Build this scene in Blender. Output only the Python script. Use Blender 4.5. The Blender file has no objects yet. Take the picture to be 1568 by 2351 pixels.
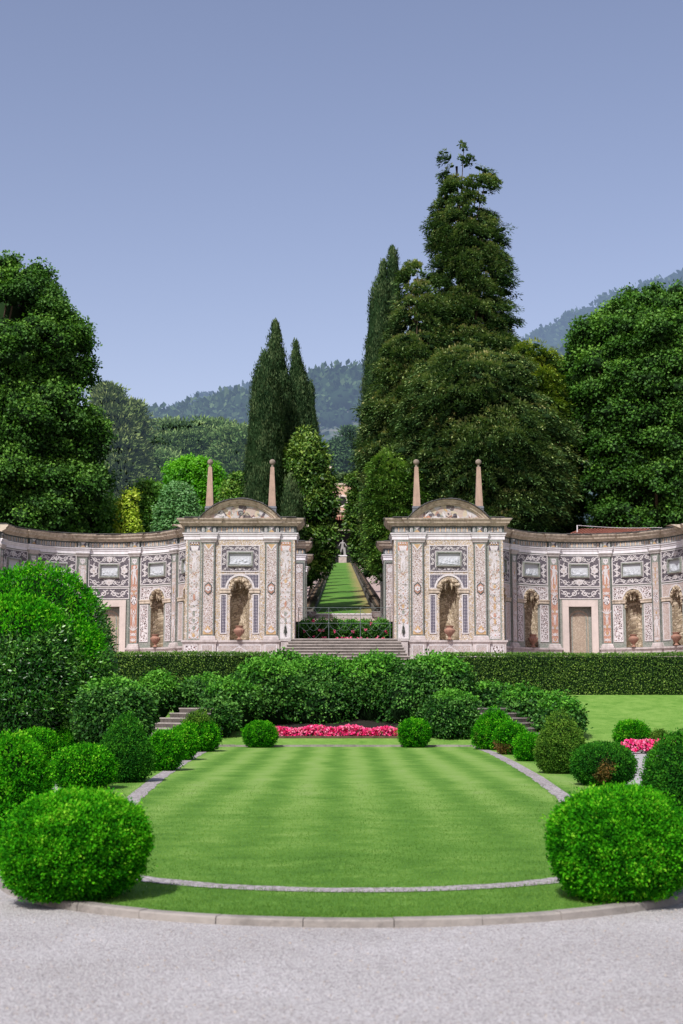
import bpy, math, random
import numpy as np
from mathutils import Vector, Matrix
PI = math.pi
random.seed(7)
rng = np.random.default_rng(11)
scn = bpy.context.scene
COL = scn.collection

# ------------------------------------------------------------------ camera maths
CAMX, CAMZ = -0.13, 1.6
PITCH = math.radians(7.77)
FPX = 50 / 36 * 1024
def pt(xd, yd, D):
    """a point seen at (xd, yd) of the 1568 wide photograph, D metres down the garden -> world"""
    u = (xd * 0.43559 - 341.5) / FPX
    v = (512 - yd * 0.43559) / FPX
    dx, dy, dz = u, math.cos(PITCH) - v * math.sin(PITCH), math.sin(PITCH) + v * math.cos(PITCH)
    t = D / dy
    return (CAMX + dx * t, D, CAMZ + dz * t)

# ------------------------------------------------------------------ object helpers
def tag(o, label=None, cat=None, group=None, kind=None):
    if label: o['label'] = label
    if cat: o['category'] = cat
    if group: o['group'] = group
    if kind: o['kind'] = kind
    return o
def empty(name, loc, label, cat, group=None, rz=0):
    o = bpy.data.objects.new(name, None)
    COL.objects.link(o)
    o.location = loc
    o.rotation_euler = (0, 0, rz)
    o.empty_display_size = .3
    return tag(o, label, cat, group)
def link(name, me, parent=None, world=True):
    o = bpy.data.objects.new(name, me)
    COL.objects.link(o)
    if parent is not None:
        o.parent = parent
        if world:
            if parent.type == 'EMPTY':      # meshes are built in world coordinates
                m = Matrix.Translation(parent.location) @ Matrix.Rotation(parent.rotation_euler[2], 4, 'Z')
                o.matrix_parent_inverse = m.inverted()
    return o

class MB:
    """collects faces, with UVs in metres and a material for each face, into one mesh"""
    def __init__(s):
        s.v, s.f, s.uv, s.m, s.mats = [], [], [], [], []
    def mi(s, mat):
        if mat not in s.mats: s.mats.append(mat)
        return s.mats.index(mat)
    def face(s, pts, mat, uv=None):
        b = len(s.v)
        s.v += [tuple(p) for p in pts]
        s.f.append(tuple(range(b, b + len(pts))))
        if uv is None:
            a = np.array(pts, float)
            n = np.cross(a[1] - a[0], a[2] - a[0])
            k = int(np.argmax(np.abs(n)))
            ij = [(1, 2), (0, 2), (0, 1)][k]
            uv = [(p[ij[0]], p[ij[1]]) for p in pts]
        s.uv += [tuple(q) for q in uv]
        s.m.append(s.mi(mat))
    def box(s, x0, x1, y0, y1, z0, z1, mat):
        P = [(x0,y0,z0),(x1,y0,z0),(x1,y1,z0),(x0,y1,z0),(x0,y0,z1),(x1,y0,z1),(x1,y1,z1),(x0,y1,z1)]
        for q in ((0,1,5,4),(1,2,6,5),(2,3,7,6),(3,0,4,7),(4,5,6,7),(3,2,1,0)):
            s.face([P[i] for i in q], mat)
    def lathe(s, c, prof, mat, n=20, fl=None):
        rings = []
        for r, z in prof:
            ring = []
            for i in range(n):
                a = 2 * PI * i / n
                rr = r * (1 + (fl(a, z) if fl else 0))
                ring.append((c[0] + rr * math.cos(a), c[1] + rr * math.sin(a), c[2] + z))
            rings.append(ring)
        for a, b in zip(rings, rings[1:]):
            for i in range(n):
                j = (i + 1) % n
                s.face([a[i], a[j], b[j], b[i]], mat)
        s.face(rings[0][::-1], mat); s.face(rings[-1], mat)
    def tube(s, pts, r, mat, n=6):
        rings = []
        m = len(pts)
        for k, p in enumerate(pts):
            a = Vector(pts[max(0, k - 1)]); b = Vector(pts[min(m - 1, k + 1)])
            t = (b - a).normalized()
            u = t.cross(Vector((0, 0, 1)))
            if u.length < 1e-3: u = t.cross(Vector((0, 1, 0)))
            u.normalize(); w = t.cross(u)
            rr = r[k] if hasattr(r, '__len__') else r
            rings.append([tuple(Vector(p) + (u * math.cos(2*PI*i/n) + w * math.sin(2*PI*i/n)) * rr) for i in range(n)])
        for a, b in zip(rings, rings[1:]):
            for i in range(n):
                j = (i + 1) % n
                s.face([a[i], a[j], b[j], b[i]], mat)
        s.face(rings[0][::-1], mat); s.face(rings[-1], mat)
    def build(s, name, parent=None, smooth=False):
        me = bpy.data.meshes.new(name)
        me.from_pydata(s.v, [], s.f)
        for m in s.mats: me.materials.append(m)
        me.polygons.foreach_set('material_index', s.m)
        ul = me.uv_layers.new(name='UVMap')
        ul.data.foreach_set('uv', np.array(s.uv, dtype=np.float32).ravel())
        if smooth:
            me.polygons.foreach_set('use_smooth', [True] * len(s.f))
        me.update()
        return link(name, me, parent)

# ------------------------------------------------------------------ materials
class NT:
    def __init__(s, name):
        s.mat = bpy.data.materials.new(name); s.mat.use_nodes = True
        s.t = s.mat.node_tree; s.t.nodes.clear()
        s.out = s.n('ShaderNodeOutputMaterial')
    def n(s, typ, ins=None, **kw):
        nd = s.t.nodes.new(typ)
        for k, v in kw.items(): setattr(nd, k, v)
        for k, v in (ins or {}).items(): s.set(nd, k, v)
        return nd
    def set(s, nd, k, v):
        sock = nd.inputs[k]
        if isinstance(v, bpy.types.NodeSocket): s.t.links.new(v, sock)
        else:
            if isinstance(v, tuple) and len(v) == 3 and sock.type == 'RGBA': v = (*v, 1)
            sock.default_value = v
    def math(s, op, a, b=0.0, c=0.0):
        return s.n('ShaderNodeMath', {0: a, 1: b, 2: c}, operation=op).outputs[0]
    def mix(s, f, a, b, blend='MIX'):
        nd = s.n('ShaderNodeMix', data_type='RGBA', blend_type=blend)
        s.set(nd, 0, f); s.set(nd, 6, a); s.set(nd, 7, b)
        return nd.outputs[2]
    def ramp(s, f, stops, interp='LINEAR'):
        nd = s.n('ShaderNodeValToRGB'); cr = nd.color_ramp; cr.interpolation = interp
        while len(cr.elements) < len(stops): cr.elements.new(.5)
        for e, (p, c) in zip(cr.elements, stops):
            e.position = p; e.color = (*c, 1) if len(c) == 3 else c
        s.set(nd, 0, f)
        return nd.outputs[0]
    def noise(s, vec, scale, detail=3, rough=.55, out=0):
        nd = s.n('ShaderNodeTexNoise', {'Vector': vec, 'Scale': scale, 'Detail': detail, 'Roughness': rough})
        return nd.outputs[out]
    def vor(s, vec, scale, feature='F1', out=0, rnd=1.0):
        nd = s.n('ShaderNodeTexVoronoi', {'Vector': vec, 'Scale': scale, 'Randomness': rnd}, feature=feature)
        return nd.outputs[out]
    def bump(s, h, strength=.5, dist=.02):
        return s.n('ShaderNodeBump', {'Height': h, 'Strength': strength, 'Distance': dist}).outputs[0]
    def done(s, color, rough=.8, normal=None, spec=.3, **kw):
        b = s.n('ShaderNodeBsdfPrincipled', {'Base Color': color, 'Roughness': rough})
        b.inputs['Specular IOR Level'].default_value = spec
        for k, v in kw.items(): s.set(b, k, v)
        if normal is not None: s.set(b, 'Normal', normal)
        s.t.links.new(b.outputs[0], s.out.inputs[0])
        s.bsdf = b
        return s.mat
def uvw(m): return m.n('ShaderNodeTexCoord').outputs['UV']
def pos(m): return m.n('ShaderNodeNewGeometry').outputs['Position']

M = {}
def stone(name, base, var=.25, scale=3.0, bump=.3, streak=0.0, dark=None):
    m = NT(name); p = pos(m)
    n1 = m.noise(p, scale, 6, .65); n2 = m.noise(p, scale * 9, 4, .7)
    d = dark or tuple(c * (1 - var * 1.6) for c in base)
    c = m.ramp(m.math('ADD', m.math('MULTIPLY', n1, .65), m.math('MULTIPLY', n2, .35)), [(.3, d), (.52, base), (.72, tuple(min(1, c * (1 + var * .5)) for c in base))])
    if streak:
        sc = m.n('ShaderNodeMapping', {'Vector': p, 'Scale': (6, 6, .5)}).outputs[0]
        st = m.ramp(m.noise(sc, 1.2, 4, .6), [(.42, (1, 1, 1)), (.68, (.45, .42, .4))])
        c = m.mix(streak, c, m.mix(1.0, c, st, 'MULTIPLY'))
    M[name] = m.done(c, .85, m.bump(n2, bump, .03))
    return M[name]
stone('limestone', (.50, .43, .35), .3, 1.6, .5, .7)
stone('white_stone', (.66, .645, .67), .10, 2.0, .15, .25)
stone('capital_stone', (.42, .395, .385), .2, 2.5, .3, .4)
stone('door_stone', (.52, .455, .42), .12, 1.5, .15, .15)
stone('plinth_stone', (.46, .42, .41), .25, 3.0, .4, .4)
stone('slate', (.085, .085, .085), .45, 3.0, .6)
stone('slate_base', (.14, .15, .17), .3, 3.0, .3)
stone('pink_stone', (.37, .265, .205), .22, 3.5, .5, .35)
stone('ball_stone', (.24, .20, .16), .35, 6, .5)
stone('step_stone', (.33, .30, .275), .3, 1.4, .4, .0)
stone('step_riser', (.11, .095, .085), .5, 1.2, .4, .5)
stone('marble', (.42, .445, .475), .1, 1.5, .1)
stone('statue_stone', (.30, .29, .28), .25, 3, .3, .3)
stone('pedestal_stone', (.42, .36, .32), .2, 2, .3, .3)
stone('dark_rock', (.115, .105, .095), .5, 2.5, .8)
stone('wet_basin', (.22, .16, .11), .5, 2.5, .8)
stone('terracotta', (.30, .17, .125), .25, 5, .4)
stone('kerb_stone', (.27, .25, .225), .35, 1.1, .5, .0)
stone('stucco', (.55, .37, .27), .18, .5, .2, .3)
stone('interior_dark', (.012, .012, .012), .2, 1, .1)
stone('bark', (.09, .065, .045), .4, 4, .8)
stone('iron', (.12, .15, .15), .3, 8, .2)
stone('soil', (.10, .065, .04), .4, 5, .8)
stone('shade_dark', (.02, .017, .012), .4, 5, .8)  # near black standing for the shade under the laurels
stone('bronze', (.05, .055, .05), .4, 10, .2)
stone('cream_rim', (.60, .52, .46), .2, 4, .3)

def mosaic(name, cells, line, lw, scale, tint=None, bump=.5, small=0.0, rnd=1.0):
    """crazy mosaic: stones of mixed colours set in pale joints"""
    m = NT(name); u = uvw(m)
    e = m.vor(u, scale, 'DISTANCE_TO_EDGE', rnd=rnd)
    cc = m.vor(u, scale, 'F1', 1, rnd=rnd)
    g = m.n('ShaderNodeSeparateColor', {0: cc}).outputs[0]
    n = len(cells)
    c = m.ramp(g, [(i / n, k) for i, k in enumerate(cells)], 'CONSTANT')
    big = m.noise(u, 1.3, 3, .6)
    fine = m.noise(u, 38, 3, .7)
    c = m.mix(.55, c, m.ramp(fine, [(.3, (.45, .45, .45)), (.7, (1.25, 1.25, 1.25))]), 'MULTIPLY')
    lc = m.mix(.35, line, m.ramp(fine, [(.3, (.6, .6, .6)), (.7, (1.1, 1.1, 1.1))]), 'MULTIPLY')
    f = m.math('LESS_THAN', e, lw)
    c = m.mix(f, c, lc)
    c = m.mix(.35, c, m.ramp(big, [(.3, (.62, .60, .58)), (.65, (1.1, 1.1, 1.1))]), 'MULTIPLY')
    h = m.math('ADD', m.math('MINIMUM', e, .1), m.math('MULTIPLY', fine, .06))
    M[name] = m.done(c, .8, m.bump(h, bump, .05))
    return M[name]
W = (.60, .585, .60)
mosaic('crackle_tan', [(.37,.28,.17), (.32,.25,.17), (.42,.35,.25), (.33,.28,.23), (.41,.31,.17)], W, .06, 13)
mosaic('crackle_pink', [(.27,.19,.155), (.32,.24,.20), (.22,.165,.145), (.35,.29,.25)], (.56,.54,.55), .09, 13)
mosaic('giraffe', [(.10,.065,.06), (.17,.10,.09), (.12,.09,.09)], (.60,.58,.59), .12, 11)
mosaic('white_mosaic', [(.60,.58,.59), (.55,.53,.55), (.64,.62,.62), (.52,.49,.47)], (.50,.48,.50), .035, 30)
mosaic('black_mosaic', [(.07,.065,.08), (.095,.085,.10), (.08,.07,.085), (.15,.13,.15)], (.14,.13,.15), .03, 34)
mosaic('green_mosaic', [(.19,.225,.19), (.15,.19,.155), (.25,.27,.24), (.31,.31,.29)], (.28,.29,.27), .05, 30)
mosaic('dark_green_mosaic', [(.06,.085,.08), (.09,.11,.10), (.045,.06,.065)], (.14,.15,.15), .05, 34)
mosaic('terra_mosaic', [(.42,.185,.115), (.36,.15,.095), (.46,.26,.19), (.40,.22,.16)], (.50,.36,.30), .04, 30)
mosaic('faded_pink', [(.36,.26,.22), (.42,.34,.30), (.33,.24,.20), (.48,.43,.40)], (.56,.52,.51), .06, 26)
mosaic('grotesque', [(.36,.28,.20), (.46,.42,.40), (.30,.19,.14), (.50,.48,.48), (.24,.23,.21), (.34,.31,.27)], (.60,.585,.59), .05, 13)
mosaic('ochre_mosaic', [(.46,.29,.12), (.42,.25,.10), (.50,.36,.20)], (.5,.4,.3), .04, 30)
mosaic('plinth_mosaic', [(.34,.27,.245), (.30,.24,.22), (.40,.37,.36), (.27,.24,.23)], (.46,.43,.42), .07, 22)
mosaic('tympanum', [(.42,.41,.40), (.32,.20,.16), (.48,.47,.48), (.12,.10,.10), (.46,.40,.30), (.30,.31,.31), (.42,.34,.30), (.50,.49,.49)], (.38,.37,.36), .02, 4.2, bump=.3)
mosaic('rock', [(.46,.38,.27), (.38,.31,.21), (.54,.46,.34), (.32,.26,.18), (.60,.51,.39)], (.20,.155,.11), .07, 11, bump=1.0)
mosaic('door_rock', [(.42,.35,.27), (.37,.30,.23), (.46,.39,.31), (.33,.27,.21)], (.29,.235,.18), .05, 20, bump=.8)
def lattice(name, s1, fg, bg):
    m = NT(name); u = uvw(m)
    r = m.n('ShaderNodeMapping', {'Vector': u, 'Scale': (s1, s1, s1)}).outputs[0]
    x, y = [m.n('ShaderNodeSeparateXYZ', {0: r}).outputs[i] for i in (0, 1)]
    fx = m.math('ABSOLUTE', m.math('SUBTRACT', m.math('FRACT', x), .5)); fy = m.math('ABSOLUTE', m.math('SUBTRACT', m.math('FRACT', y), .5))
    f = m.math('LESS_THAN', m.math('ADD', fx, fy), .30)
    fine = m.noise(u, 40, 3)
    c = m.mix(f, bg, fg)
    c = m.mix(.5, c, m.ramp(fine, [(.3, (.5,.5,.5)), (.7, (1.2,1.2,1.2))]), 'MULTIPLY')
    M[name] = m.done(c, .8, m.bump(fine, .4, .02))
lattice('lattice_mosaic', 15, (.62,.60,.62), (.05,.045,.075))

def foliage(name, dark, mid, light, rough=.5, spec=.35, trans=.25, haze=0.0, tip=None, wscale=.5):
    """leaf colour from the per-leaf 'shade' attribute; haze is painted as a bluish glow mixed into the leaves"""
    m = NT(name)
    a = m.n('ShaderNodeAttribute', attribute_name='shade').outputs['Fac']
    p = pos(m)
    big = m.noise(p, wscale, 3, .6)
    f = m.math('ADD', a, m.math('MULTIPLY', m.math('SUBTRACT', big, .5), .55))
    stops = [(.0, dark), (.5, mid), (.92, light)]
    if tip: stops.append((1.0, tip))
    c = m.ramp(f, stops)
    b = m.n('ShaderNodeBsdfPrincipled', {'Base Color': c, 'Roughness': rough})
    b.inputs['Specular IOR Level'].default_value = spec
    tcol = m.mix(1.0, c, (1.25, 1.35, .55), 'MULTIPLY')
    t = m.n('ShaderNodeBsdfTranslucent', {'Color': tcol})
    mx = m.n('ShaderNodeMixShader', {0: trans, 1: b.outputs[0], 2: t.outputs[0]})
    last = mx.outputs[0]
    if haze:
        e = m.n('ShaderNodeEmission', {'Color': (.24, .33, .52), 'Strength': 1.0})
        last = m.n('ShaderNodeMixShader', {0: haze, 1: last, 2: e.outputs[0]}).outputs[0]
    m.t.links.new(last, m.out.inputs[0])
    M[name] = m.mat
    return m.mat
foliage('box_leaf', (.003,.035,.002), (.024,.22,.004), (.10,.45,.008), .85, .06, .32, wscale=3, tip=(.24,.58,.03))
foliage('box_leaf_dark', (.006,.045,.006), (.018,.125,.009), (.06,.24,.014), .85, .06, .25, wscale=3)
foliage('box_leaf_olive', (.012,.05,.006), (.055,.155,.014), (.16,.30,.035), .8, .08, .25, wscale=3)
foliage('box_leaf_brown', (.03,.04,.008), (.11,.085,.018), (.27,.14,.035), .6, .2, .2, wscale=3)
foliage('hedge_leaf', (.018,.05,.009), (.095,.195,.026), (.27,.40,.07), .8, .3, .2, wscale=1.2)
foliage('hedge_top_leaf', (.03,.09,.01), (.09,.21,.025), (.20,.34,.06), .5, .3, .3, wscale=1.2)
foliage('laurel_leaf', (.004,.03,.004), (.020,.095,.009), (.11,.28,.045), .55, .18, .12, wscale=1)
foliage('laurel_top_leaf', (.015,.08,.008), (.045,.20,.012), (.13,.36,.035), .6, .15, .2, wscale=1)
foliage('bay_leaf', (.006,.045,.005), (.024,.14,.009), (.15,.38,.045), .35, .5, .18, wscale=.8)
foliage('plane_leaf', (.008,.035,.005), (.040,.125,.015), (.135,.28,.05), .6, .2, .2, wscale=.3)
foliage('plane_leaf_bright', (.010,.045,.005), (.05,.155,.015), (.165,.34,.045), .6, .2, .25, wscale=.3)
foliage('conifer_leaf', (.010,.032,.010), (.085,.165,.050), (.31,.40,.15), .9, .03, .10, wscale=.5, tip=(.42,.40,.17))
foliage('conifer_low_leaf', (.012,.045,.008), (.095,.22,.035), (.30,.47,.10), .9, .03, .12, wscale=.5)
foliage('conifer_yellow_leaf', (.02,.06,.008), (.14,.24,.03), (.40,.48,.06), .7, .15, .15, wscale=.35)
foliage('cypress_leaf', (.010,.034,.012), (.034,.075,.026), (.11,.165,.065), .75, .12, .08, wscale=.8)
foliage('magnolia_leaf', (.010,.045,.006), (.058,.15,.018), (.24,.36,.06), .5, .3, .18, wscale=.7)
foliage('lime_leaf', (.02,.12,.006), (.08,.32,.012), (.19,.52,.02), .5, .3, .35, wscale=.4)
foliage('silver_leaf', (.05,.15,.05), (.12,.30,.09), (.30,.50,.24), .6, .2, .25, wscale=.4)
foliage('fresh_leaf', (.025,.10,.010), (.09,.25,.03), (.22,.42,.06), .5, .3, .25, wscale=.4)
foliage('gold_leaf', (.16,.30,.02), (.42,.58,.05), (.68,.75,.12), .5, .3, .35, wscale=.4)
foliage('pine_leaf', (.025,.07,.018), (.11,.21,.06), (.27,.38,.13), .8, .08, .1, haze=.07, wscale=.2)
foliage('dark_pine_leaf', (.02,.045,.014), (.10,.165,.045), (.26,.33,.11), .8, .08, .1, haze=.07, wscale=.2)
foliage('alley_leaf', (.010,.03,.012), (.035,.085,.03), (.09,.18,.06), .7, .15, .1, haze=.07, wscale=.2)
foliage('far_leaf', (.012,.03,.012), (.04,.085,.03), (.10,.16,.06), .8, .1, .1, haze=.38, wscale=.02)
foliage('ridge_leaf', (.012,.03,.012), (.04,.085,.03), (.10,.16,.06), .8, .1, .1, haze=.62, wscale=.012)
foliage('grass_leaf', (.06,.15,.02), (.12,.25,.038), (.21,.36,.075), .7, .1, .4, wscale=.6)
def flat(name, c, rough=.6, spec=.3, em=0):
    m = NT(name)
    n = m.noise(pos(m), 60, 2)
    M[name] = m.done(m.mix(.4, c, m.ramp(n, [(.3,(.55,.55,.55)),(.7,(1.2,1.2,1.2))]), 'MULTIPLY'), rough, None, spec)
flat('petal_pink', (.80,.035,.20)); flat('petal_rose', (.78,.10,.26)); flat('petal_light', (.85,.22,.38)); flat('petal_red', (.70,.02,.07)); flat('petal_cream', (.78,.72,.62))
flat('core_dark', (.006,.018,.005), .9, .05); flat('core_tree', (.014,.032,.011), .9, .02)  # dark cores paint the shade between and behind the leaves
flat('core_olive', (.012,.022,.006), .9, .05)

# ground
def make_lawn(name, stripes=True):
    m = NT(name); p = pos(m)
    x, y, z = [m.n('ShaderNodeSeparateXYZ', {0: p}).outputs[i] for i in (0, 1, 2)]
    fine = m.noise(p, 26, 4, .75)
    med = m.noise(p, 3.0, 4, .65)
    st = m.n('ShaderNodeMapping', {'Vector': p, 'Scale': (.9, 1.0, 1)}).outputs[0]
    blot = m.noise(st, 1.3, 4, .6)
    f = m.math('ADD', m.math('MULTIPLY', fine, .45), m.math('MULTIPLY', med, .30))
    f = m.math('ADD', f, m.math('MULTIPLY', blot, .30))
    if stripes:
        wob = m.math('MULTIPLY', m.math('SUBTRACT', m.noise(p, .45, 3), .5), 3.2)
        s1 = m.math('SINE', m.math('ADD', m.math('MULTIPLY', x, 6.4), wob))
        s2 = m.math('SINE', m.math('ADD', m.math('MULTIPLY', y, 1.55), wob))
        far = m.n('ShaderNodeMapRange', {0: y, 1: 13., 2: 26., 3: .15, 4: 1.0}).outputs[0]
        f = m.math('ADD', f, m.math('MULTIPLY', m.math('MULTIPLY', s1, .09), far))
        f = m.math('ADD', f, m.math('MULTIPLY', s2, .003))
    near = m.n('ShaderNodeMapRange', {0: y, 1: 11., 2: 26., 3: -.07, 4: .03}).outputs[0]
    f = m.math('ADD', f, near)
    dry = m.n('ShaderNodeMapRange', {0: m.noise(p, 1.7, 5, .7), 1: .60, 2: .72}).outputs[0]
    f = m.math('ADD', f, m.math('MULTIPLY', dry, .05))
    c = m.ramp(f, [(.30, (.045,.13,.018)), (.48, (.105,.24,.034)), (.62, (.19,.335,.068)), (.78, (.25,.35,.12))])
    M[name] = m.done(c, .85, m.bump(fine, .7, .05), .1)
make_lawn('lawn'); make_lawn('lawn_plain', False)
def make_alley_lawn():
    m = NT('alley_lawn'); p = pos(m)
    x = m.n('ShaderNodeSeparateXYZ', {0: p}).outputs[0]
    n1 = m.noise(p, .5, 4, .6); n2 = m.noise(p, 6, 3, .6)
    f = m.math('ADD', m.math('MULTIPLY', n1, .6), m.math('MULTIPLY', n2, .4))
    c = m.ramp(f, [(.35, (.055,.15,.022)), (.55, (.10,.22,.035)), (.7, (.16,.27,.05))])
    dry = m.math('ADD', m.math('MULTIPLY', x, .55), m.math('MULTIPLY', n1, 1.2))
    k = m.n('ShaderNodeMapRange', {0: dry, 1: .95, 2: 1.55}).outputs[0]
    c = m.mix(k, c, (.26,.22,.09))
    M['alley_lawn'] = m.done(c, .9, m.bump(n2, .5, .1), .1)
make_alley_lawn()
def make_gravel(name, base, lo, hi, sc=55):
    m = NT(name); p = pos(m)
    v = m.n('ShaderNodeTexVoronoi', {'Vector': p, 'Scale': sc})
    g = m.n('ShaderNodeSeparateColor', {0: v.outputs[1]}).outputs[0]
    c = m.ramp(g, [(0, lo), (.25, base), (.75, base), (1, hi)])
    c = m.mix(1.0, c, m.ramp(v.outputs[0], [(.0, (1.08,1.08,1.08)), (.35, (1,1,1)), (.75, (.62,.60,.60))]), 'MULTIPLY')
    big = m.noise(p, .8, 5, .65); mid = m.noise(m.n('ShaderNodeMapping', {'Vector': p, 'Scale': (1, 2.2, 1)}).outputs[0], 9, 4, .7)
    c = m.mix(1.0, c, m.ramp(big, [(.3, (.88,.87,.86)), (.7, (1.06,1.06,1.07))]), 'MULTIPLY')
    c = m.mix(1.0, c, m.ramp(mid, [(.3, (.89,.885,.88)), (.5, (1,1,1)), (.75, (1.06,1.06,1.06))]), 'MULTIPLY')
    hh = m.math('SUBTRACT', 1.0, v.outputs[0])
    M[name] = m.done(c, .85, m.bump(hh, .8, .012), .2)
make_gravel('gravel', (.47,.465,.46), (.35,.345,.34), (.58,.575,.57), 70)
make_gravel('pink_gravel', (.46,.36,.32), (.38,.30,.27), (.52,.42,.38), 12)
make_gravel('strip_gravel', (.36,.34,.34), (.24,.22,.21), (.50,.48,.49), 24)
m = NT('hill_soil'); n_ = m.noise(pos(m), .08, 5)
M['hill_soil'] = m.done(m.ramp(n_, [(.3,(.02,.04,.015)),(.7,(.06,.09,.03))]), .95, None, .05)
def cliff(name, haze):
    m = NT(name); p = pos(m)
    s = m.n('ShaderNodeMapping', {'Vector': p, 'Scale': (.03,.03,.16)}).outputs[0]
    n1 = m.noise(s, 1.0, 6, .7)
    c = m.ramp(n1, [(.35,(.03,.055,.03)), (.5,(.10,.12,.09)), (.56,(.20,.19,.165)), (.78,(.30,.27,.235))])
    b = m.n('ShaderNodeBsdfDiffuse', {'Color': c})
    e = m.n('ShaderNodeEmission', {'Color': (.235,.33,.53), 'Strength': 1.0})  # distance haze painted on as a bluish glow
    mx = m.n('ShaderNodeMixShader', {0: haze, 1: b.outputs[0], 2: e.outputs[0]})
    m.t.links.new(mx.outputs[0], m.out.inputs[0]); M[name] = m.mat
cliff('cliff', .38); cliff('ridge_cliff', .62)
m = NT('roof_tile'); n_ = m.noise(pos(m), 3, 4)
M['roof_tile'] = m.done(m.ramp(n_, [(.3,(.20,.07,.05)),(.7,(.38,.16,.12))]), .8, None, .2)
# ------------------------------------------------------------------ foliage
class Leaves:
    """gathers leaf quads (numpy) and solid dark cores into one mesh"""
    def __init__(s): s.V, s.S, s.M_, s.mats, s.cv, s.cf, s.cm = [], [], [], [], [], [], []; s.nc = 0
    def mi(s, mat):
        if mat not in s.mats: s.mats.append(mat)
        return s.mats.index(mat)
    def leaves(s, p, d, l, w, shade, mat, nrm=None, fold=.0):
        """p base points, d unit directions, l and w length and width"""
        n = len(p)
        if n == 0: return
        if nrm is None: nrm = rng.normal(size=(n, 3))
        t = np.cross(d, nrm); t /= np.linalg.norm(t, axis=1, keepdims=True) + 1e-9
        l = np.broadcast_to(np.asarray(l, float).reshape(-1, 1), (n, 1)); w = np.broadcast_to(np.asarray(w, float).reshape(-1, 1), (n, 1))
        mid = p + d * l * .5
        q = np.stack([p, mid + t * w * .5, p + d * l, mid - t * w * .5], 1)
        s.V.append(q.reshape(-1, 3)); s.S.append(np.repeat(np.clip(shade, 0, 1), 4)); s.M_.append(np.full(n, s.mi(mat)))
    def core(s, v, f, mat):
        s.cv.append(np.asarray(v, float)); s.cf.append(np.asarray(f) + s.nc); s.cm += [s.mi(mat)] * len(f); s.nc += len(v)
    def build(s, name, parent=None, origin=None):
        me = bpy.data.meshes.new(name)
        LV = np.concatenate(s.V) if s.V else np.zeros((0, 3)); nl = len(LV)
        CV = np.concatenate(s.cv) if s.cv else np.zeros((0, 3))
        V = np.concatenate([LV, CV]).astype(np.float32)
        if origin is not None: V = V - np.array(origin, np.float32)
        nq = nl // 4
        tri = np.concatenate(s.cf) if s.cf else np.zeros((0, 3), int)
        me.vertices.add(len(V)); me.vertices.foreach_set('co', V.ravel())
        loops = np.concatenate([np.arange(nl), (tri + nl).ravel()]).astype(np.int32)
        me.loops.add(len(loops)); me.loops.foreach_set('vertex_index', loops)
        st = np.concatenate([np.arange(nq) * 4, nl + np.arange(len(tri)) * 3]).astype(np.int32)
        me.polygons.add(len(st)); me.polygons.foreach_set('loop_start', st)
        mi = np.concatenate([np.concatenate(s.M_) if s.M_ else np.zeros(0), np.array(s.cm)]).astype(np.int32)
        me.polygons.foreach_set('material_index', mi)
        at = me.attributes.new('shade', 'FLOAT', 'POINT')
        sh = np.concatenate([np.concatenate(s.S) if s.S else np.zeros(0), np.full(len(CV), .1)]).astype(np.float32)
        at.data.foreach_set('value', sh)
        for m in s.mats: me.materials.append(m)
        me.update(calc_edges=True); me.validate()
        o = link(name, me, parent)
        if origin is not None and parent is None: o.location = origin
        return o
def unit(v): return v / (np.linalg.norm(v, axis=-1, keepdims=True) + 1e-9)
def sph(n): return unit(rng.normal(size=(n, 3)))
class Wob:
    """smooth random field on directions or points"""
    def __init__(s, k=3.0, n=14):
        s.k = rng.normal(size=(n, 3)) * k; s.ph = rng.uniform(0, 6.28, n); s.a = rng.uniform(.4, 1, n); s.a /= s.a.sum()
    def __call__(s, p): return (np.sin(p @ s.k.T + s.ph) * s.a).sum(1) * 2.0
def ico(sub=2):
    t = (1 + 5 ** .5) / 2
    v = [(-1,t,0),(1,t,0),(-1,-t,0),(1,-t,0),(0,-1,t),(0,1,t),(0,-1,-t),(0,1,-t),(t,0,-1),(t,0,1),(-t,0,-1),(-t,0,1)]
    f = [(0,11,5),(0,5,1),(0,1,7),(0,7,10),(0,10,11),(1,5,9),(5,11,4),(11,10,2),(10,7,6),(7,1,8),(3,9,4),(3,4,2),(3,2,6),(3,6,8),(3,8,9),(4,9,5),(2,4,11),(6,2,10),(8,6,7),(9,8,1)]
    v = [np.array(x) / np.linalg.norm(x) for x in v]
    for _ in range(sub):
        c = {}; nf = []
        def mid(a, b):
            k = (min(a, b), max(a, b))
            if k not in c: c[k] = len(v); m_ = v[a] + v[b]; v.append(m_ / np.linalg.norm(m_))
            return c[k]
        for a, b, d in f:
            x, y, z = mid(a, b), mid(b, d), mid(d, a)
            nf += [(a,x,z),(b,y,x),(d,z,y),(x,y,z)]
        f = nf
    return np.array(v), np.array(f)
ICO0, ICO1, ICO2, ICO3 = ico(0), ico(1), ico(2), ico(3)

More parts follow.
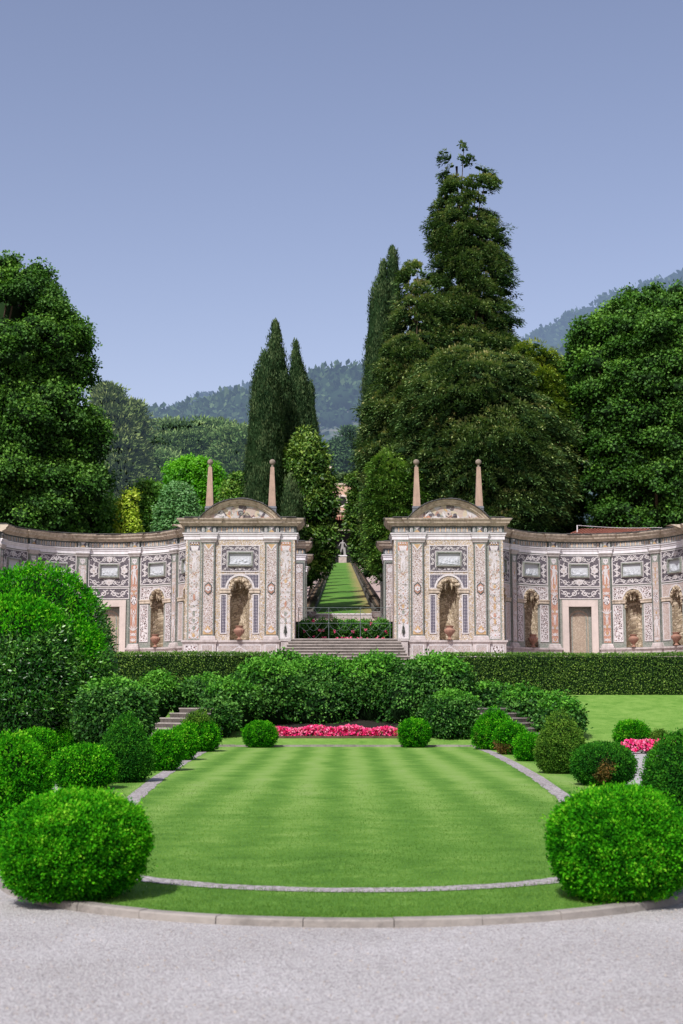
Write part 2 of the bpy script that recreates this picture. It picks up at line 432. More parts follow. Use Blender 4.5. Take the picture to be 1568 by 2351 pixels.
def topiary_radius(kind, dirs, hw, h):
    """radius along unit directions from the centre at height h*c"""
    d = dirs
    if kind == 'ball':      # slightly boxy ball cut off at the bottom
        p = 2.3
        return 1.0 / ((np.abs(d[:,0]) / hw) ** p + (np.abs(d[:,1]) / hw) ** p + (np.abs(d[:,2]) / (h / 2)) ** p) ** (1 / p)
    if kind == 'mound':
        zz = np.where(d[:,2] > 0, np.abs(d[:,2]) / (h * .68), np.abs(d[:,2]) / (h * .34))
        return 1.0 / np.sqrt((d[:,0] / hw) ** 2 + (d[:,1] / hw) ** 2 + zz ** 2)
    if kind == 'cone':      # egg with a blunt tip, widest low down
        r = np.sqrt(d[:,0] ** 2 + d[:,1] ** 2)
        up = d[:,2] > 0
        pe = np.where(up, 1.28, 2.6)
        hz = np.where(up, h * .66, h * .34)
        return 1.0 / ((r / hw) ** pe + (np.abs(d[:,2]) / hz) ** pe) ** (1 / pe)
def centre_frac(kind): return {'ball': .5, 'mound': .34, 'cone': .34}[kind]

def bush(name, label, base, hw, h, kind='ball', mat='box_leaf', mat2=None, f2=None, leaf=.03, n=30000, rough=.05, group=None, lumps=2.6, tuft=.05, cat='topiary bush', parent=None, topmat=None, core='core_dark', glossy_flat=False, wid=.55):
    L = Leaves()
    hw -= tuft * .45; h -= tuft * .5
    c = np.array([base[0], base[1], base[2] + h * centre_frac(kind)])
    wb = Wob(lumps); wf = Wob(13, 24)
    def rad(d): return topiary_radius(kind, d, hw, h) * (.965 + rough * 1.05 * wb(d) + min(.045, .028 + leaf * .35) * wf(d))
    v, f = ICO3
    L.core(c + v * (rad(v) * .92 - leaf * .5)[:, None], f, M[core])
    nt = n // 8
    dt = sph(nt * 2)
    keep = rng.uniform(size=len(dt)) < np.where(dt[:, 1] > .35, .45, 1.0)     # thinner on the far side
    dt = dt[keep][:nt]; nt = len(dt)
    bare = glossy_flat and rough > .05  # thinned undersides show the dark core as painted shade
    if bare and kind == 'ball':
        dt = dt[rng.uniform(size=nt) < np.clip(.80 + 1.7 * dt[:, 2] + .5 * wb(dt), .02, 1)]; nt = len(dt)
    tr = rng.uniform(size=nt)
    off = tr * tuft - tuft * .5 + tuft * .5 * np.maximum(0, rng.normal(size=nt) - .9)
    R = rad(dt) + off
    base_n = unit(dt / np.array([hw, hw, h / 2]) ** 1.0)
    shade_t = .38 + .55 * (tr - .5) + .17 * rng.normal(size=nt) + .12 * dt[:, 2] + .36 * wf(dt) + .12 * wb(dt)  # lighter tops and darker hollows between tufts are painted into the leaf colour
    tp = c + dt * R[:, None]
    td = unit(base_n + rng.normal(size=(nt, 3)) * .35 + np.array([0, 0, .35]))
    k = 8
    P = np.repeat(tp, k, 0) + rng.normal(size=(nt * k, 3)) * leaf * .75
    Dv = unit(np.repeat(td, k, 0) + rng.normal(size=(nt * k, 3)) * (.75 if not glossy_flat else .9))
    if glossy_flat: Dv = unit(Dv + np.array([0, 0, -.5]))
    Sh = np.repeat(shade_t, k) + rng.normal(size=nt * k) * .13
    lv = leaf * rng.uniform(.7, 1.3, nt * k)
    nr = np.repeat(base_n, k, 0) + rng.normal(size=(nt * k, 3)) * .6
    ok = P[:, 2] > base[2] + .01
    bits = np.repeat(np.arange(nt), k)
    sel = np.zeros(nt * k, bool)
    if f2 is not None:
        sel = np.repeat(f2(dt), k)
    top = np.zeros(nt * k, bool)
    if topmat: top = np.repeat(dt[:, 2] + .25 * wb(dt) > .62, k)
    for msk, mm in ((ok & ~sel & ~top, mat), (ok & sel, mat2), (ok & top & ~sel, topmat)):
        if mm and msk.any():
            L.leaves(P[msk], Dv[msk], lv[msk], lv[msk] * wid, Sh[msk], M[mm], nr[msk])
    if parent is not None:
        return L.build(name, parent)
    o = L.build(name, None, tuple(base))
    return tag(o, label, cat, group)

def leafbox(L, x0, x1, y0, y1, z0, z1, leaf, dens, mat, topmat, core='core_dark'):
    """clipped hedge: leaves over front, sides and top of a block"""
    wb = Wob(1.3, 16)
    A = [((x1 - x0) * (z1 - z0), 'f'), ((x1 - x0) * (y1 - y0), 't'), ((y1 - y0) * (z1 - z0), 'l'), ((y1 - y0) * (z1 - z0), 'r'), ((x1 - x0) * (z1 - z0) * .3, 'b')]
    for a, side in A:
        n = int(a * dens); u, v_, t = rng.uniform(size=n), rng.uniform(size=n), rng.uniform(size=n)
        if side in 'fb':
            P = np.stack([x0 + u * (x1 - x0), np.full(n, y0 if side == 'f' else y1), z0 + v_ * (z1 - z0)], 1); nn = np.array([0, -1 if side == 'f' else 1, 0.])
        elif side == 't':
            P = np.stack([x0 + u * (x1 - x0), y0 + v_ * (y1 - y0), np.full(n, z1)], 1); nn = np.array([0, 0, 1.])
        else:
            P = np.stack([np.full(n, x0 if side == 'l' else x1), y0 + u * (y1 - y0), z0 + v_ * (z1 - z0)], 1); nn = np.array([-1. if side == 'l' else 1., 0, 0])
        off = (t - .6) * leaf * 2.2 + wb(P) * .05
        P = P + nn * off[:, None]
        d = unit(nn + rng.normal(size=(n, 3)) * .7 + np.array([0, 0, .25]))
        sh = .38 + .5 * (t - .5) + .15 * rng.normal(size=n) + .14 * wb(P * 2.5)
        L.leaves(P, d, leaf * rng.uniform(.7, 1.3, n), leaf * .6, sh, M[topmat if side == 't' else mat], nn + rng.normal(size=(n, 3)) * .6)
    i = leaf * 1.3
    X0, X1, Y0, Y1, Z0, Z1 = x0 + i, x1 - i, y0 + i, y1 - i, z0, z1 - i
    v = [(X0,Y0,Z0),(X1,Y0,Z0),(X1,Y1,Z0),(X0,Y1,Z0),(X0,Y0,Z1),(X1,Y0,Z1),(X1,Y1,Z1),(X0,Y1,Z1)]
    q = [(0,1,5,4),(1,2,6,5),(2,3,7,6),(3,0,4,7),(4,5,6,7)]
    L.core(v, [t_ for a, b, c, d in q for t_ in ((a, b, c), (a, c, d))], M[core])

def crown(L, prof, D, mat, nclump, rc, nleaf, leaf, wid=.6, style='broad', depth=.85, inner=.62, shade0=.0, mats=None, front=.8, core='core_dark', corefrac=.6, gaps=.0, sup=None):
    """leaf clumps over a crown whose outline is prof = [(yd, xl, xr), ...] seen at distance D"""
    pr = []
    for yd, xl, xr in prof:
        a, b = pt(xl, yd, D), pt(xr, yd, D)
        pr.append((a[2], (a[0] + b[0]) / 2, (b[0] - a[0]) / 2))
    pr.sort()
    Z = np.array([p[0] for p in pr]); CX = np.array([p[1] for p in pr]); HW = np.array([p[2] for p in pr])
    ztop_ = Z[-1] - (min(rc * .5 + (sup[1] * .25 if sup else 0), (Z[-1] - Z[0]) * .2) if style != 'cyp' else 0)
    zz = np.linspace(Z[0], ztop_, 200); wt = np.interp(zz, Z, HW) + rc * .5; cdf = np.cumsum(wt); cdf /= cdf[-1]
    z = np.interp(rng.uniform(size=nclump), cdf, zz)
    hw = np.interp(z, Z, HW); cx = np.interp(z, Z, CX)
    if sup:
        ns, SR = sup
        sz_ = np.interp((np.arange(ns) + rng.uniform(size=ns)) / ns, cdf, zz); shw = np.interp(sz_, Z, HW); scx = np.interp(sz_, Z, CX)
        sth = -((np.arange(ns) * .618034 + rng.uniform(0, .12, ns)) % 1.0) * PI; sb = rng.uniform(size=ns) > front; sth = np.where(sb, -sth, sth)
        SRv = SR * rng.uniform(.65, 1.3, ns) * np.clip(shw / HW.max() * 1.6, .45, 1)
        SRv = np.minimum(SRv, shw * .8 + .2) * rng.uniform(.75, 1.0, ns)
        srr = np.maximum(shw - SRv * (.8 if style == 'droop' else .98) - rc * .25, .0) * rng.uniform(.55 if style == 'droop' else .35, 1.0, ns) ** .5
        SC = np.stack([scx + np.cos(sth) * srr, D + np.sin(sth) * srr * depth, sz_], 1)
        so = unit(np.stack([np.cos(sth), np.sin(sth) * depth, np.full(ns, .35)], 1))
        w_ = SRv ** 2; ii = rng.choice(ns, nclump, p=w_ / w_.sum())
        sd = unit(sph(nclump) + so[ii] * .9)
        C = SC[ii] + sd * SRv[ii][:, None] * rng.uniform(.75, 1.05, (nclump, 1)) * np.array([1, 1, .8 if style != 'pine' else .4])
        if style == 'droop':
            srr_ = 0
        grad = sd[:, 2] * .5 + .5
    th = rng.uniform(-PI, 0, nclump)
    back = rng.uniform(size=nclump) > front
    th = np.where(back, -th, th)
    rr = np.maximum(hw - rc * (.58 if style == 'cyp' else .75), .02) * (inner + (1 - inner) * rng.uniform(size=nclump) ** .45)
    if not sup: C = np.stack([cx + np.cos(th) * rr, D + np.sin(th) * rr * depth, z], 1)
    if style == 'droop':
        wr = Wob(.9, 16); wr2 = Wob(2.2, 16)
        ctr = np.stack([np.interp(C[:, 2], Z, CX), np.full(len(C), D), C[:, 2]], 1)
        C = ctr + (C - ctr) * (1.02 + (.13 if sup else .17) * wr(C) + (.05 if sup else .10) * wr2(C) + .05 * rng.normal(size=len(C)))[:, None]
    if gaps:
        w = Wob(gaps, 12); kp = w(C) > -.75; C = C[kp]
        if sup: grad = grad[kp]
    nc = len(C)
    mm = mats or [mat]
    which = rng.integers(0, len(mm), nc)
    cs = rng.normal(size=nc) * .13
    if sup and len(grad) == nc: cs = rng.normal(size=nc) * .07 + (grad - .58) * (.85 if style == 'droop' else .38)  # sunlit tops and shaded undersides of the plumes painted into leaf colour
    Rc = rc * rng.uniform(.6, 1.25, nc) * np.clip(np.interp(C[:, 2], zz, wt) / wt.max() * 1.6, .45, 1)
    ax = np.array({'broad': (1, 1, .72), 'cone': (1, 1, .8), 'cyp': (.7, .7, 1.7), 'pine': (1.3, 1.3, .42), 'droop': (1, 1, .62)}[style])
    out = unit(C - np.stack([cx[:0].sum() + np.interp(C[:, 2], Z, CX), np.full(nc, D), C[:, 2] - (.4 * rc)], 1))
    v0, f0 = ICO1
    hdir = out * np.array([1, 1, 0]); hdir = unit(hdir + rng.normal(size=hdir.shape) * .25 + np.array([0, 0, -.22]))
    for i in range(nc):
        vv = v0 * ax
        if style == 'droop': vv = v0 * .55 + hdir[i] * (v0 @ hdir[i])[:, None] * .8
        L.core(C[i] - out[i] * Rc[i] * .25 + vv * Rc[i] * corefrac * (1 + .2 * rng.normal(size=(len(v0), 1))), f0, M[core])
    k = nleaf
    I = np.repeat(np.arange(nc), k)
    dd = unit(sph(nc * k) + out[I] * .75 + np.array([0, 0, .25]))
    q = rng.uniform(size=nc * k)
    dx_ = dd * ax
    if style == 'droop': dx_ = dd * np.array([.6, .6, .5]) + hdir[I] * (dd * hdir[I]).sum(1)[:, None] * .95
    P = C[I] + dx_ * (Rc[I] * (.50 + .62 * q))[:, None]
    if style == 'droop': P[:, 2] -= .22 * Rc[I] * ((dd * hdir[I]).sum(1) > .3) * q
    r3 = rng.normal(size=(nc * k, 3))
    if style == 'broad': dv = unit(dd * .6 + r3 * .7 + np.array([0, 0, -.25])); nr = dd + np.array([0, 0, .6]) + rng.normal(size=(nc * k, 3)) * .5
    elif style == 'cyp': dv = unit(dd * .45 + np.array([0, 0, 1.2]) + r3 * .3); nr = dd + r3 * .4
    elif style == 'pine': dv = unit(dd * .8 + r3 * .5 + np.array([0, 0, .35])); nr = None
    else: dv = unit(dd * .9 + out[I] * .6 + r3 * .45 + np.array([0, 0, -.30])); nr = dd + np.array([0, 0, .5]) + r3 * .5
    sh = .36 + shade0 + cs[I] + .40 * (q - .5) + .22 * dd[:, 2] + rng.normal(size=nc * k) * .10  # upper and outer leaves coloured lighter, as if catching the light
    ln = leaf * rng.uniform(.65, 1.35, nc * k)
    for j, mname in enumerate(mm):
        s_ = which[I] == j
        L.leaves(P[s_], dv[s_], ln[s_], ln[s_] * wid, sh[s_], M[mname], None if nr is None else nr[s_])
    return C, (Z, CX, HW)
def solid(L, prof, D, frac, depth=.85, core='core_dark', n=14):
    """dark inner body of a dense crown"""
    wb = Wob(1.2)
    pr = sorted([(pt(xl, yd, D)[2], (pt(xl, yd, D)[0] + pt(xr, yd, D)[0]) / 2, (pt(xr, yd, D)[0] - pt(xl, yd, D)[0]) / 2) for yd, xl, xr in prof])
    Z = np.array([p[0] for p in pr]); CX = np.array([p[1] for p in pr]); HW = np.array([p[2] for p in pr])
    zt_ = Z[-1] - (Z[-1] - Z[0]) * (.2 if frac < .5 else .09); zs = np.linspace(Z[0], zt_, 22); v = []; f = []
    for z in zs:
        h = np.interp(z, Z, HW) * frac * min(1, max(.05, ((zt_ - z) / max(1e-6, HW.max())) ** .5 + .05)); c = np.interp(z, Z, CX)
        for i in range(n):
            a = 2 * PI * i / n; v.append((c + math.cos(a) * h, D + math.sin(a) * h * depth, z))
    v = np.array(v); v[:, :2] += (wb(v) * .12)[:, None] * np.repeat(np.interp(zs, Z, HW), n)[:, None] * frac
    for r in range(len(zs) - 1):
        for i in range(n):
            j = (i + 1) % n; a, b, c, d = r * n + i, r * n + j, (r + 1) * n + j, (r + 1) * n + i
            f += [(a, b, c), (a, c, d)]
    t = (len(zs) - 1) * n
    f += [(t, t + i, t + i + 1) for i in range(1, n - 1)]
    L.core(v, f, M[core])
def trunk(parent, x, y, z0, z1, r, lean=(0, 0), limbs=None, mat='bark'):
    mb = MB()
    k = 9
    P = [(x + lean[0] * (i / k) + .12 * math.sin(i * 1.7) * r * 2, y + lean[1] * (i / k), z0 + (z1 - z0) * i / k) for i in range(k + 1)]
    mb.tube(P, [r * (1.25 if i == 0 else 1) * (1 - .82 * i / k) for i in range(k + 1)], M[mat], 8)
    if limbs is not None and len(limbs):
        for c in limbs:
            zz = z0 + (z1 - z0) * min(.95, max(.12, (c[2] - z0) / (z1 - z0) - .18)); t = (zz - z0) / (z1 - z0)
            s0 = Vector((x + lean[0] * t, y + lean[1] * t, zz)); e = Vector(c)
            mid = (s0 + e) * .5 + Vector((0, 0, -.08 * (e - s0).length))
            rr = max(.03, r * (1 - .82 * t) * .45)
            mb.tube([s0, mid, e], [rr, rr * .7, rr * .3], M[mat], 5)
    return mb.build('trunk', parent, True)
def hill_z(y): return 6.77 + (y - 84) * .115 if y > 84 else (5.72 + (y - 70) * .075 if y > 70 else 3.5)
def tree(name, label, prof, D, mat, group=None, nclump=300, rc=1.0, nleaf=90, leaf=.25, wid=.6, style='broad', depth=.85, inner=.62, body=.6, tr=.35, mats=None, ground=None, cat='tree', nl=14, corefrac=.6, shade0=0, gaps=0, core='core_tree', flowers=None, sup=None, tx=None):
    yd0, xl, xr = max(prof)
    b = pt((xl + xr) / 2, yd0, D)
    gz = ground if ground is not None else min(hill_z(D), b[2])
    tp = min(prof); cxm = sum((a[1] + a[2]) / 2 for a in prof) / len(prof); bx = pt(cxm, yd0, D)[0] if tx is None else tx
    t = empty(name, (bx, D, gz), label, cat, group)
    L = Leaves()
    if body: solid(L, prof, D, body, depth, core)
    C, (Z, CX, HW) = crown(L, prof, D, mat, nclump, rc, nleaf, leaf, wid, style, depth, inner, mats=mats, corefrac=corefrac, shade0=shade0, gaps=gaps, core=core, sup=sup)
    L.build('crown', t)
    zt = Z[-1]; topx = CX[-1]
    lm = C[rng.choice(len(C), min(nl, len(C)), replace=False)] if nl else None
    trunk(t, bx, D, gz, zt - (zt - gz) * .06, tr, (topx - bx, 0), lm)
    if flowers:
        F = Leaves()
        idx = rng.choice(len(C), flowers[0], replace=False)
        for i in idx:
            c = C[i] + np.array([rng.normal() * .3, -rc * .95, rng.normal() * .3 + .2]); kk = 9
            F.leaves(np.repeat(c[None], kk, 0), unit(rng.normal(size=(kk, 3)) + np.array([0, -.5, .7])), .17, .12, np.full(kk, .5), M[flowers[1]])
        F.build('blossoms', t)
    return t
# ------------------------------------------------------------------ mosaic walls, drawn in strip space (s along, d forward, z up)
class Strip(MB):
    def __init__(s, F, curved): super().__init__(); s.F, s.c, s.e = F, curved, 0
    def eps(s): s.e = (s.e + 1) % 14; return s.e * .0011
    def q(s, pts, mat):      # pts [(s, d, z)]
        s.face([s.F(*p) for p in pts], mat, [(p[0] + p[1] * .7, p[2] + p[1] * .3) for p in pts])
    def cuts(s, a, b):
        n = max(1, int(math.ceil(abs(b - a) / .22))) if s.c else 1
        return [a + (b - a) * i / n for i in range(n + 1)]
    def panel(s, a, b, z0, z1, d, mat):
        c = s.cuts(a, b)
        for x, y in zip(c, c[1:]): s.q([(x, d, z0), (y, d, z0), (y, d, z1), (x, d, z1)], mat)
    def sbox(s, a, b, z0, z1, d0, d1, mat):
        s.panel(a, b, z0, z1, d1, mat)
        c = s.cuts(a, b)
        for x, y in zip(c, c[1:]):
            s.q([(x, d1, z1), (y, d1, z1), (y, d0, z1), (x, d0, z1)], mat)
            s.q([(x, d0, z0), (y, d0, z0), (y, d1, z0), (x, d1, z0)], mat)
        s.q([(a, d0, z0), (a, d1, z0), (a, d1, z1), (a, d0, z1)], mat)
        s.q([(b, d1, z0), (b, d0, z0), (b, d0, z1), (b, d1, z1)], mat)
    def frame(s, a, b, z0, z1, w, d0, d1, mat):
        s.sbox(a, b, z1 - w, z1, d0, d1, mat); s.sbox(a, b, z0, z0 + w, d0, d1, mat)
        s.sbox(a, a + w, z0 + w, z1 - w, d0, d1, mat); s.sbox(b - w, b, z0 + w, z1 - w, d0, d1, mat)
    def ribbon(s, P, w, d, mat):
        d += s.eps(); n = len(P); L, R = [], []
        for i, p in enumerate(P):
            a, b = P[max(0, i - 1)], P[min(n - 1, i + 1)]
            tx, tz = b[0] - a[0], b[1] - a[1]; l = math.hypot(tx, tz) + 1e-9
            ww = (w[i] if hasattr(w, '__len__') else w) / 2
            L.append((p[0] - tz / l * ww, p[1] + tx / l * ww)); R.append((p[0] + tz / l * ww, p[1] - tx / l * ww))
        for i in range(n - 1):
            s.q([(R[i][0], d, R[i][1]), (R[i+1][0], d, R[i+1][1]), (L[i+1][0], d, L[i+1][1]), (L[i][0], d, L[i][1])], mat)
    def poly(s, P, d, mat):
        d += s.eps()
        a = sum(P[i][0] * P[(i+1) % len(P)][1] - P[(i+1) % len(P)][0] * P[i][1] for i in range(len(P)))
        if a < 0: P = P[::-1]
        s.q([(x, d, z) for x, z in P], mat)
    def disc(s, x, z, r, d, mat, n=10, rz=None): s.poly([(x + r * math.cos(2*PI*i/n), z + (rz or r) * math.sin(2*PI*i/n)) for i in range(n)], d, mat)
    def drop(s, x, z, a, l, w, d, mat):      # leaf or petal
        P = []
        for t, k in ((0, .15), (.3, .8), (.6, 1), (.85, .6), (1, 0), (.85, -.6), (.6, -1), (.3, -.8), (0, -.15)):
            P.append((x + math.cos(a) * l * t - math.sin(a) * w * .5 * k, z + math.sin(a) * l * t + math.cos(a) * w * .5 * k))
        s.poly(P, d, mat)
    def spiral(s, x, z, r, a0, turns, sg, w, d, mat, n=16):
        P = []; W_ = []
        for i in range(n + 1):
            t = i / n; rr = r * (1 - t * .86); a = a0 + sg * turns * 2 * PI * t
            P.append((x + rr * math.cos(a), z + rr * math.sin(a))); W_.append(w * (1.15 - .25 * t))
        s.ribbon(P, W_, d, mat); s.disc(x, z, w * .62, d, mat, 7)
    def flower(s, x, z, r, d, mat, mc, n=5):
        for i in range(n): s.drop(x, z, PI / 2 + 2 * PI * i / n, r, r * .85, d, mat)
        s.disc(x, z, r * .26, d + .016, mc, 7)
    def scrolls(s, p0, p1, bw, n, d, mat, flip=1):
        """running scroll from p0 to p1 in a band bw wide"""
        dx, dz = (p1[0] - p0[0]) / n, (p1[1] - p0[1]) / n; l = math.hypot(dx, dz); tx, tz = dx / l, dz / l; nx, nz = -tz, tx
        r = min(bw * .36, l * .5); A = bw * .5 - r - .01
        P = []
        for i in range(n * 8 + 1):
            t = i / 8; o = math.cos(t * PI) * flip * (bw * .40)
            P.append((p0[0] + dx * t + nx * o, p0[1] + dz * t + nz * o))
        s.ribbon(P, bw * .11, d, mat)
        for i in range(n):
            sg = flip * (1 if i % 2 else -1)
            c = (p0[0] + dx * (i + .5) + nx * A * 0, p0[1] + dz * (i + .5) + nz * A * 0)
            a0 = math.atan2(nz, nx) + (0 if sg > 0 else PI)
            s.spiral(c[0], c[1], r, a0 + PI, 1.35, -sg, bw * .11, d, mat)
            for k in (-1, 1):
                b = (p0[0] + dx * (i + .5 + k * .42), p0[1] + dz * (i + .5 + k * .42))
                s.drop(b[0] + nx * sg * bw * .1, b[1] + nz * sg * bw * .1, a0 + PI + k * .7, bw * .30, bw * .13, d, mat)
    def figure(s, x, z, h, d, mat, pose=0):
        """white figure inlaid in the pilaster: head, trunk, arms and legs"""
        u = h / 8.0
        s.disc(x, z + 7.4 * u, .62 * u, d, mat, 9)
        s.poly([(x - .3*u, z + 6.8*u), (x - 1.0*u, z + 6.5*u), (x - .7*u, z + 4.9*u), (x - .85*u, z + 3.9*u), (x + .85*u, z + 3.9*u), (x + .7*u, z + 4.9*u), (x + 1.0*u, z + 6.5*u), (x + .3*u, z + 6.8*u)], d, mat)
        for sg in (-1, 1):
            k = .55 if pose == 0 else (.35 + .5 * (sg == pose))
            s.ribbon([(x + sg*.4*u, z + 4.1*u), (x + sg*k*1.3*u, z + 2.2*u), (x + sg*k*1.0*u, z + .25*u), (x + sg*(k+.35)*1.1*u, z + .02*u)], [.95*u, .7*u, .42*u, .3*u], d, mat)
            if pose == 0 or pose == sg: arm = [(x + sg*.85*u, z + 6.3*u), (x + sg*1.65*u, z + 7.0*u), (x + sg*1.3*u, z + 8.3*u)]
            else: arm = [(x + sg*.85*u, z + 6.3*u), (x + sg*1.5*u, z + 5.2*u), (x + sg*1.15*u, z + 4.2*u)]
            s.ribbon(arm, [.5*u, .42*u, .28*u], d, mat)
    def candelabra(s, x, z0, z1, w, d, mats, seed=0, figs=()):
        """symmetrical grotesque: curls, petals, blossoms and figures up a narrow field"""
        rn = random.Random(seed); z = z0 + .12; wm = M['white_mosaic']
        while z < z1 - .16:
            hit = [f for f in figs if f[0] - .05 <= z < f[0] + f[1]]
            if hit:
                f = hit[0]; s.figure(x, f[0], f[1], d, wm, f[2]); z = f[0] + f[1] + .16; continue
            h = rn.choice([.26, .32, .38]); k = rn.randrange(4)
            if k == 0:
                for sg in (-1, 1): s.spiral(x + sg * w * .27, z, w * .2, PI/2 if sg > 0 else PI/2, 1.3, -sg, w * .085, d, wm)
                s.drop(x, z - h * .3, PI / 2, h * .8, w * .2, d, mats[rn.randrange(len(mats))])
            elif k == 1:
                s.flower(x, z, w * .24, d, wm, mats[0], 6)
                for sg in (-1, 1):
                    s.drop(x + sg * w * .2, z, PI/2 - sg * .9, w * .3, w * .14, d, wm); s.drop(x + sg * w * .2, z, -PI/2 + sg * .9, w * .3, w * .14, d, wm)
            elif k == 2:
                for a in (-.9, -.45, 0, .45, .9): s.drop(x, z - h * .4, PI / 2 + a, h * .85, w * .15, d, wm)
                s.disc(x, z - h * .4, w * .1, d, mats[-1], 8)
            else:
                for sg in (-1, 1):
                    s.ribbon([(x, z - h*.45), (x + sg*w*.25, z - h*.2), (x + sg*w*.36, z + h*.1), (x + sg*w*.2, z + h*.4)], [w*.06, w*.13, w*.11, w*.05], d, wm)
                    s.disc(x + sg * w * .36, z - h * .3, w * .07, d, mats[0], 7)
                s.disc(x, z, w * .12, d, mats[rn.randrange(len(mats))], 8, w * .2)
            z += h
    def sweep(s, path, prof, mat, capback=None):
        """moulding: prof = [(out, z)] swept along the plan path [(s, d)] with mitred corners"""
        n = len(path); T = []
        for i in range(n):
            def nm(a, b):
                x, y = b[0] - a[0], b[1] - a[1]; l = math.hypot(x, y); return (-y / l, x / l)
            if i == 0: m_ = nm(path[0], path[1])
            elif i == n - 1: m_ = nm(path[-2], path[-1])
            else:
                a, b = nm(path[i-1], path[i]), nm(path[i], path[i+1]); k = 1 + a[0]*b[0] + a[1]*b[1]
                m_ = ((a[0] + b[0]) / max(k, .3), (a[1] + b[1]) / max(k, .3))
            T.append(m_)
        for i in range(n - 1):
            for (o0, z0), (o1, z1) in zip(prof, prof[1:]):
                a0 = (path[i][0] + T[i][0]*o0, path[i][1] + T[i][1]*o0, z0); a1 = (path[i][0] + T[i][0]*o1, path[i][1] + T[i][1]*o1, z1)
                b0 = (path[i+1][0] + T[i+1][0]*o0, path[i+1][1] + T[i+1][1]*o0, z0); b1 = (path[i+1][0] + T[i+1][0]*o1, path[i+1][1] + T[i+1][1]*o1, z1)
                s.q([a0, b0, b1, a1], mat)
        for e, r in ((0, 1), (n - 1, -1)):
            P = [(path[e][0] + T[e][0]*o, path[e][1] + T[e][1]*o, z) for o, z in prof]
            s.q(P[::r], mat)

def relief(F, curved, s0, s1, z0, z1, d, mat, seed, parent, name='relief_plaque'):
    """marble plaque with a low carved scene, in a sunk frame"""
    r = np.random.default_rng(seed); nx, nz = 40, 22
    figs = [(r.uniform(.08, .92), r.uniform(.12, .42), r.uniform(.03, .07), r.uniform(.08, .2)) for _ in range(9)] + [(r.uniform(.1, .9), r.uniform(.05, .2), r.uniform(.1, .2), r.uniform(.04, .08)) for _ in range(6)]
    mb = Strip(F, curved); G = []
    for j in range(nz + 1):
        row = []
        for i in range(nx + 1):
            u, v = i / nx, j / nz; h = 0
            for a, b, ww, hh in figs: h = max(h, math.exp(-((u - a) / ww) ** 2 - ((v - b) / hh) ** 2))
            h = h * .05 + .006 * math.sin(u * 40 + 3 * math.sin(v * 20)) * (v < .6)
            row.append((s0 + (s1 - s0) * u, d + h, z0 + (z1 - z0) * v))
        G.append(row)
    for j in range(nz):
        for i in range(nx): mb.q([G[j][i], G[j][i+1], G[j+1][i+1], G[j+1][i]], mat)
    return mb.build(name, parent, True)

def opening(mb, s0, s1, z0, z1, c, hw, zb, zs, mat, d=0.0, arch=True, n=14, d1=None):
    """wall face from s0 to s1 with an arched opening"""
    mb.panel(s0, c - hw, z0, z1, d, mat); mb.panel(c + hw, s1, z0, z1, d, mat)
    if zb > z0 + 1e-4: mb.panel(c - hw, c + hw, z0, zb, d, mat)
    if not arch: mb.panel(c - hw, c + hw, zs, z1, d, mat); return
    A = [(c - hw * math.cos(PI * i / n), zs + hw * math.sin(PI * i / n)) for i in range(n + 1)]
    for a, b in zip(A, A[1:]): mb.q([(a[0], d, a[1]), (b[0], d, b[1]), (b[0], d, z1), (a[0], d, z1)], mat)
def niche_hollow(mb, c, hw, zb, zs, depth, mat, d=0.0, n=14):
    for i in range(n):
        a, b = PI * i / n, PI * (i + 1) / n
        f = lambda t, k=1: (c - hw * math.cos(t) * k, d - depth * math.sin(t) * k)
        p, q = f(a), f(b)
        zz = [zb + (zs - zb) * k / 10 for k in range(11)]
        for z0, z1 in zip(zz, zz[1:]): mb.q([(p[0], p[1], z0), (q[0], q[1], z0), (q[0], q[1], z1), (p[0], p[1], z1)], mat)
        for k in range(6):
            e0, e1 = PI / 2 * k / 6, PI / 2 * (k + 1) / 6
            g = lambda t, e: (c - hw * math.cos(t) * math.cos(e), d - depth * math.sin(t) * math.cos(e), zs + hw * math.sin(e))
            mb.q([g(a, e0), g(b, e0), g(b, e1), g(a, e1)], mat)
    mb.q([(c - hw, d + .02, zb), (c + hw, d + .02, zb), (c + hw, d - depth, zb), (c - hw, d - depth, zb)], mat)
def stalactites(F, curved, c, hw, zs, parent, seed):
    """rough rock lining the arch, with hanging points"""
    mb = Strip(F, curved); r = random.Random(seed); v, f = ICO1
    def lump(s_, d_, z_, a, b, hgt):
        pts = [(s_ + x * a * r.uniform(.75, 1.2), d_ + y * b * r.uniform(.75, 1.2), z_ + z * hgt * r.uniform(.8, 1.15)) for x, y, z in v]
        for t in f: mb.q([pts[i] for i in t], M['rock'])
    for i in range(46):
        a = PI * (i + .5) / 46; k = r.uniform(.80, 1.08)
        lump(c - hw * math.cos(a) * k, r.uniform(-.14, .05), zs + hw * math.sin(a) * k, .09, .09, .08)
    for i in range(11):
        x = -1 + 2 * (i + .5) / 11 + r.uniform(-.05, .05)
        top = zs + hw * math.sqrt(max(0, 1 - x * x)) * .98; l = r.choice([.20, .34, .46, .54]) * (1 - .3 * abs(x))
        d_ = r.uniform(-.22, -.02)
        lump(c + x * hw * .9, d_, top - l * .4, .05, .05, l * .62)
        lump(c + x * hw * .9, d_, top - .04, .08, .08, .09)
    for sg in (-1, 1):
        for k in range(5): lump(c + sg * hw * r.uniform(.9, 1.04), r.uniform(-.08, .05), zs - .05 - k * .09, .05, .06, .07)
    return mb.build('rock_arch', parent)

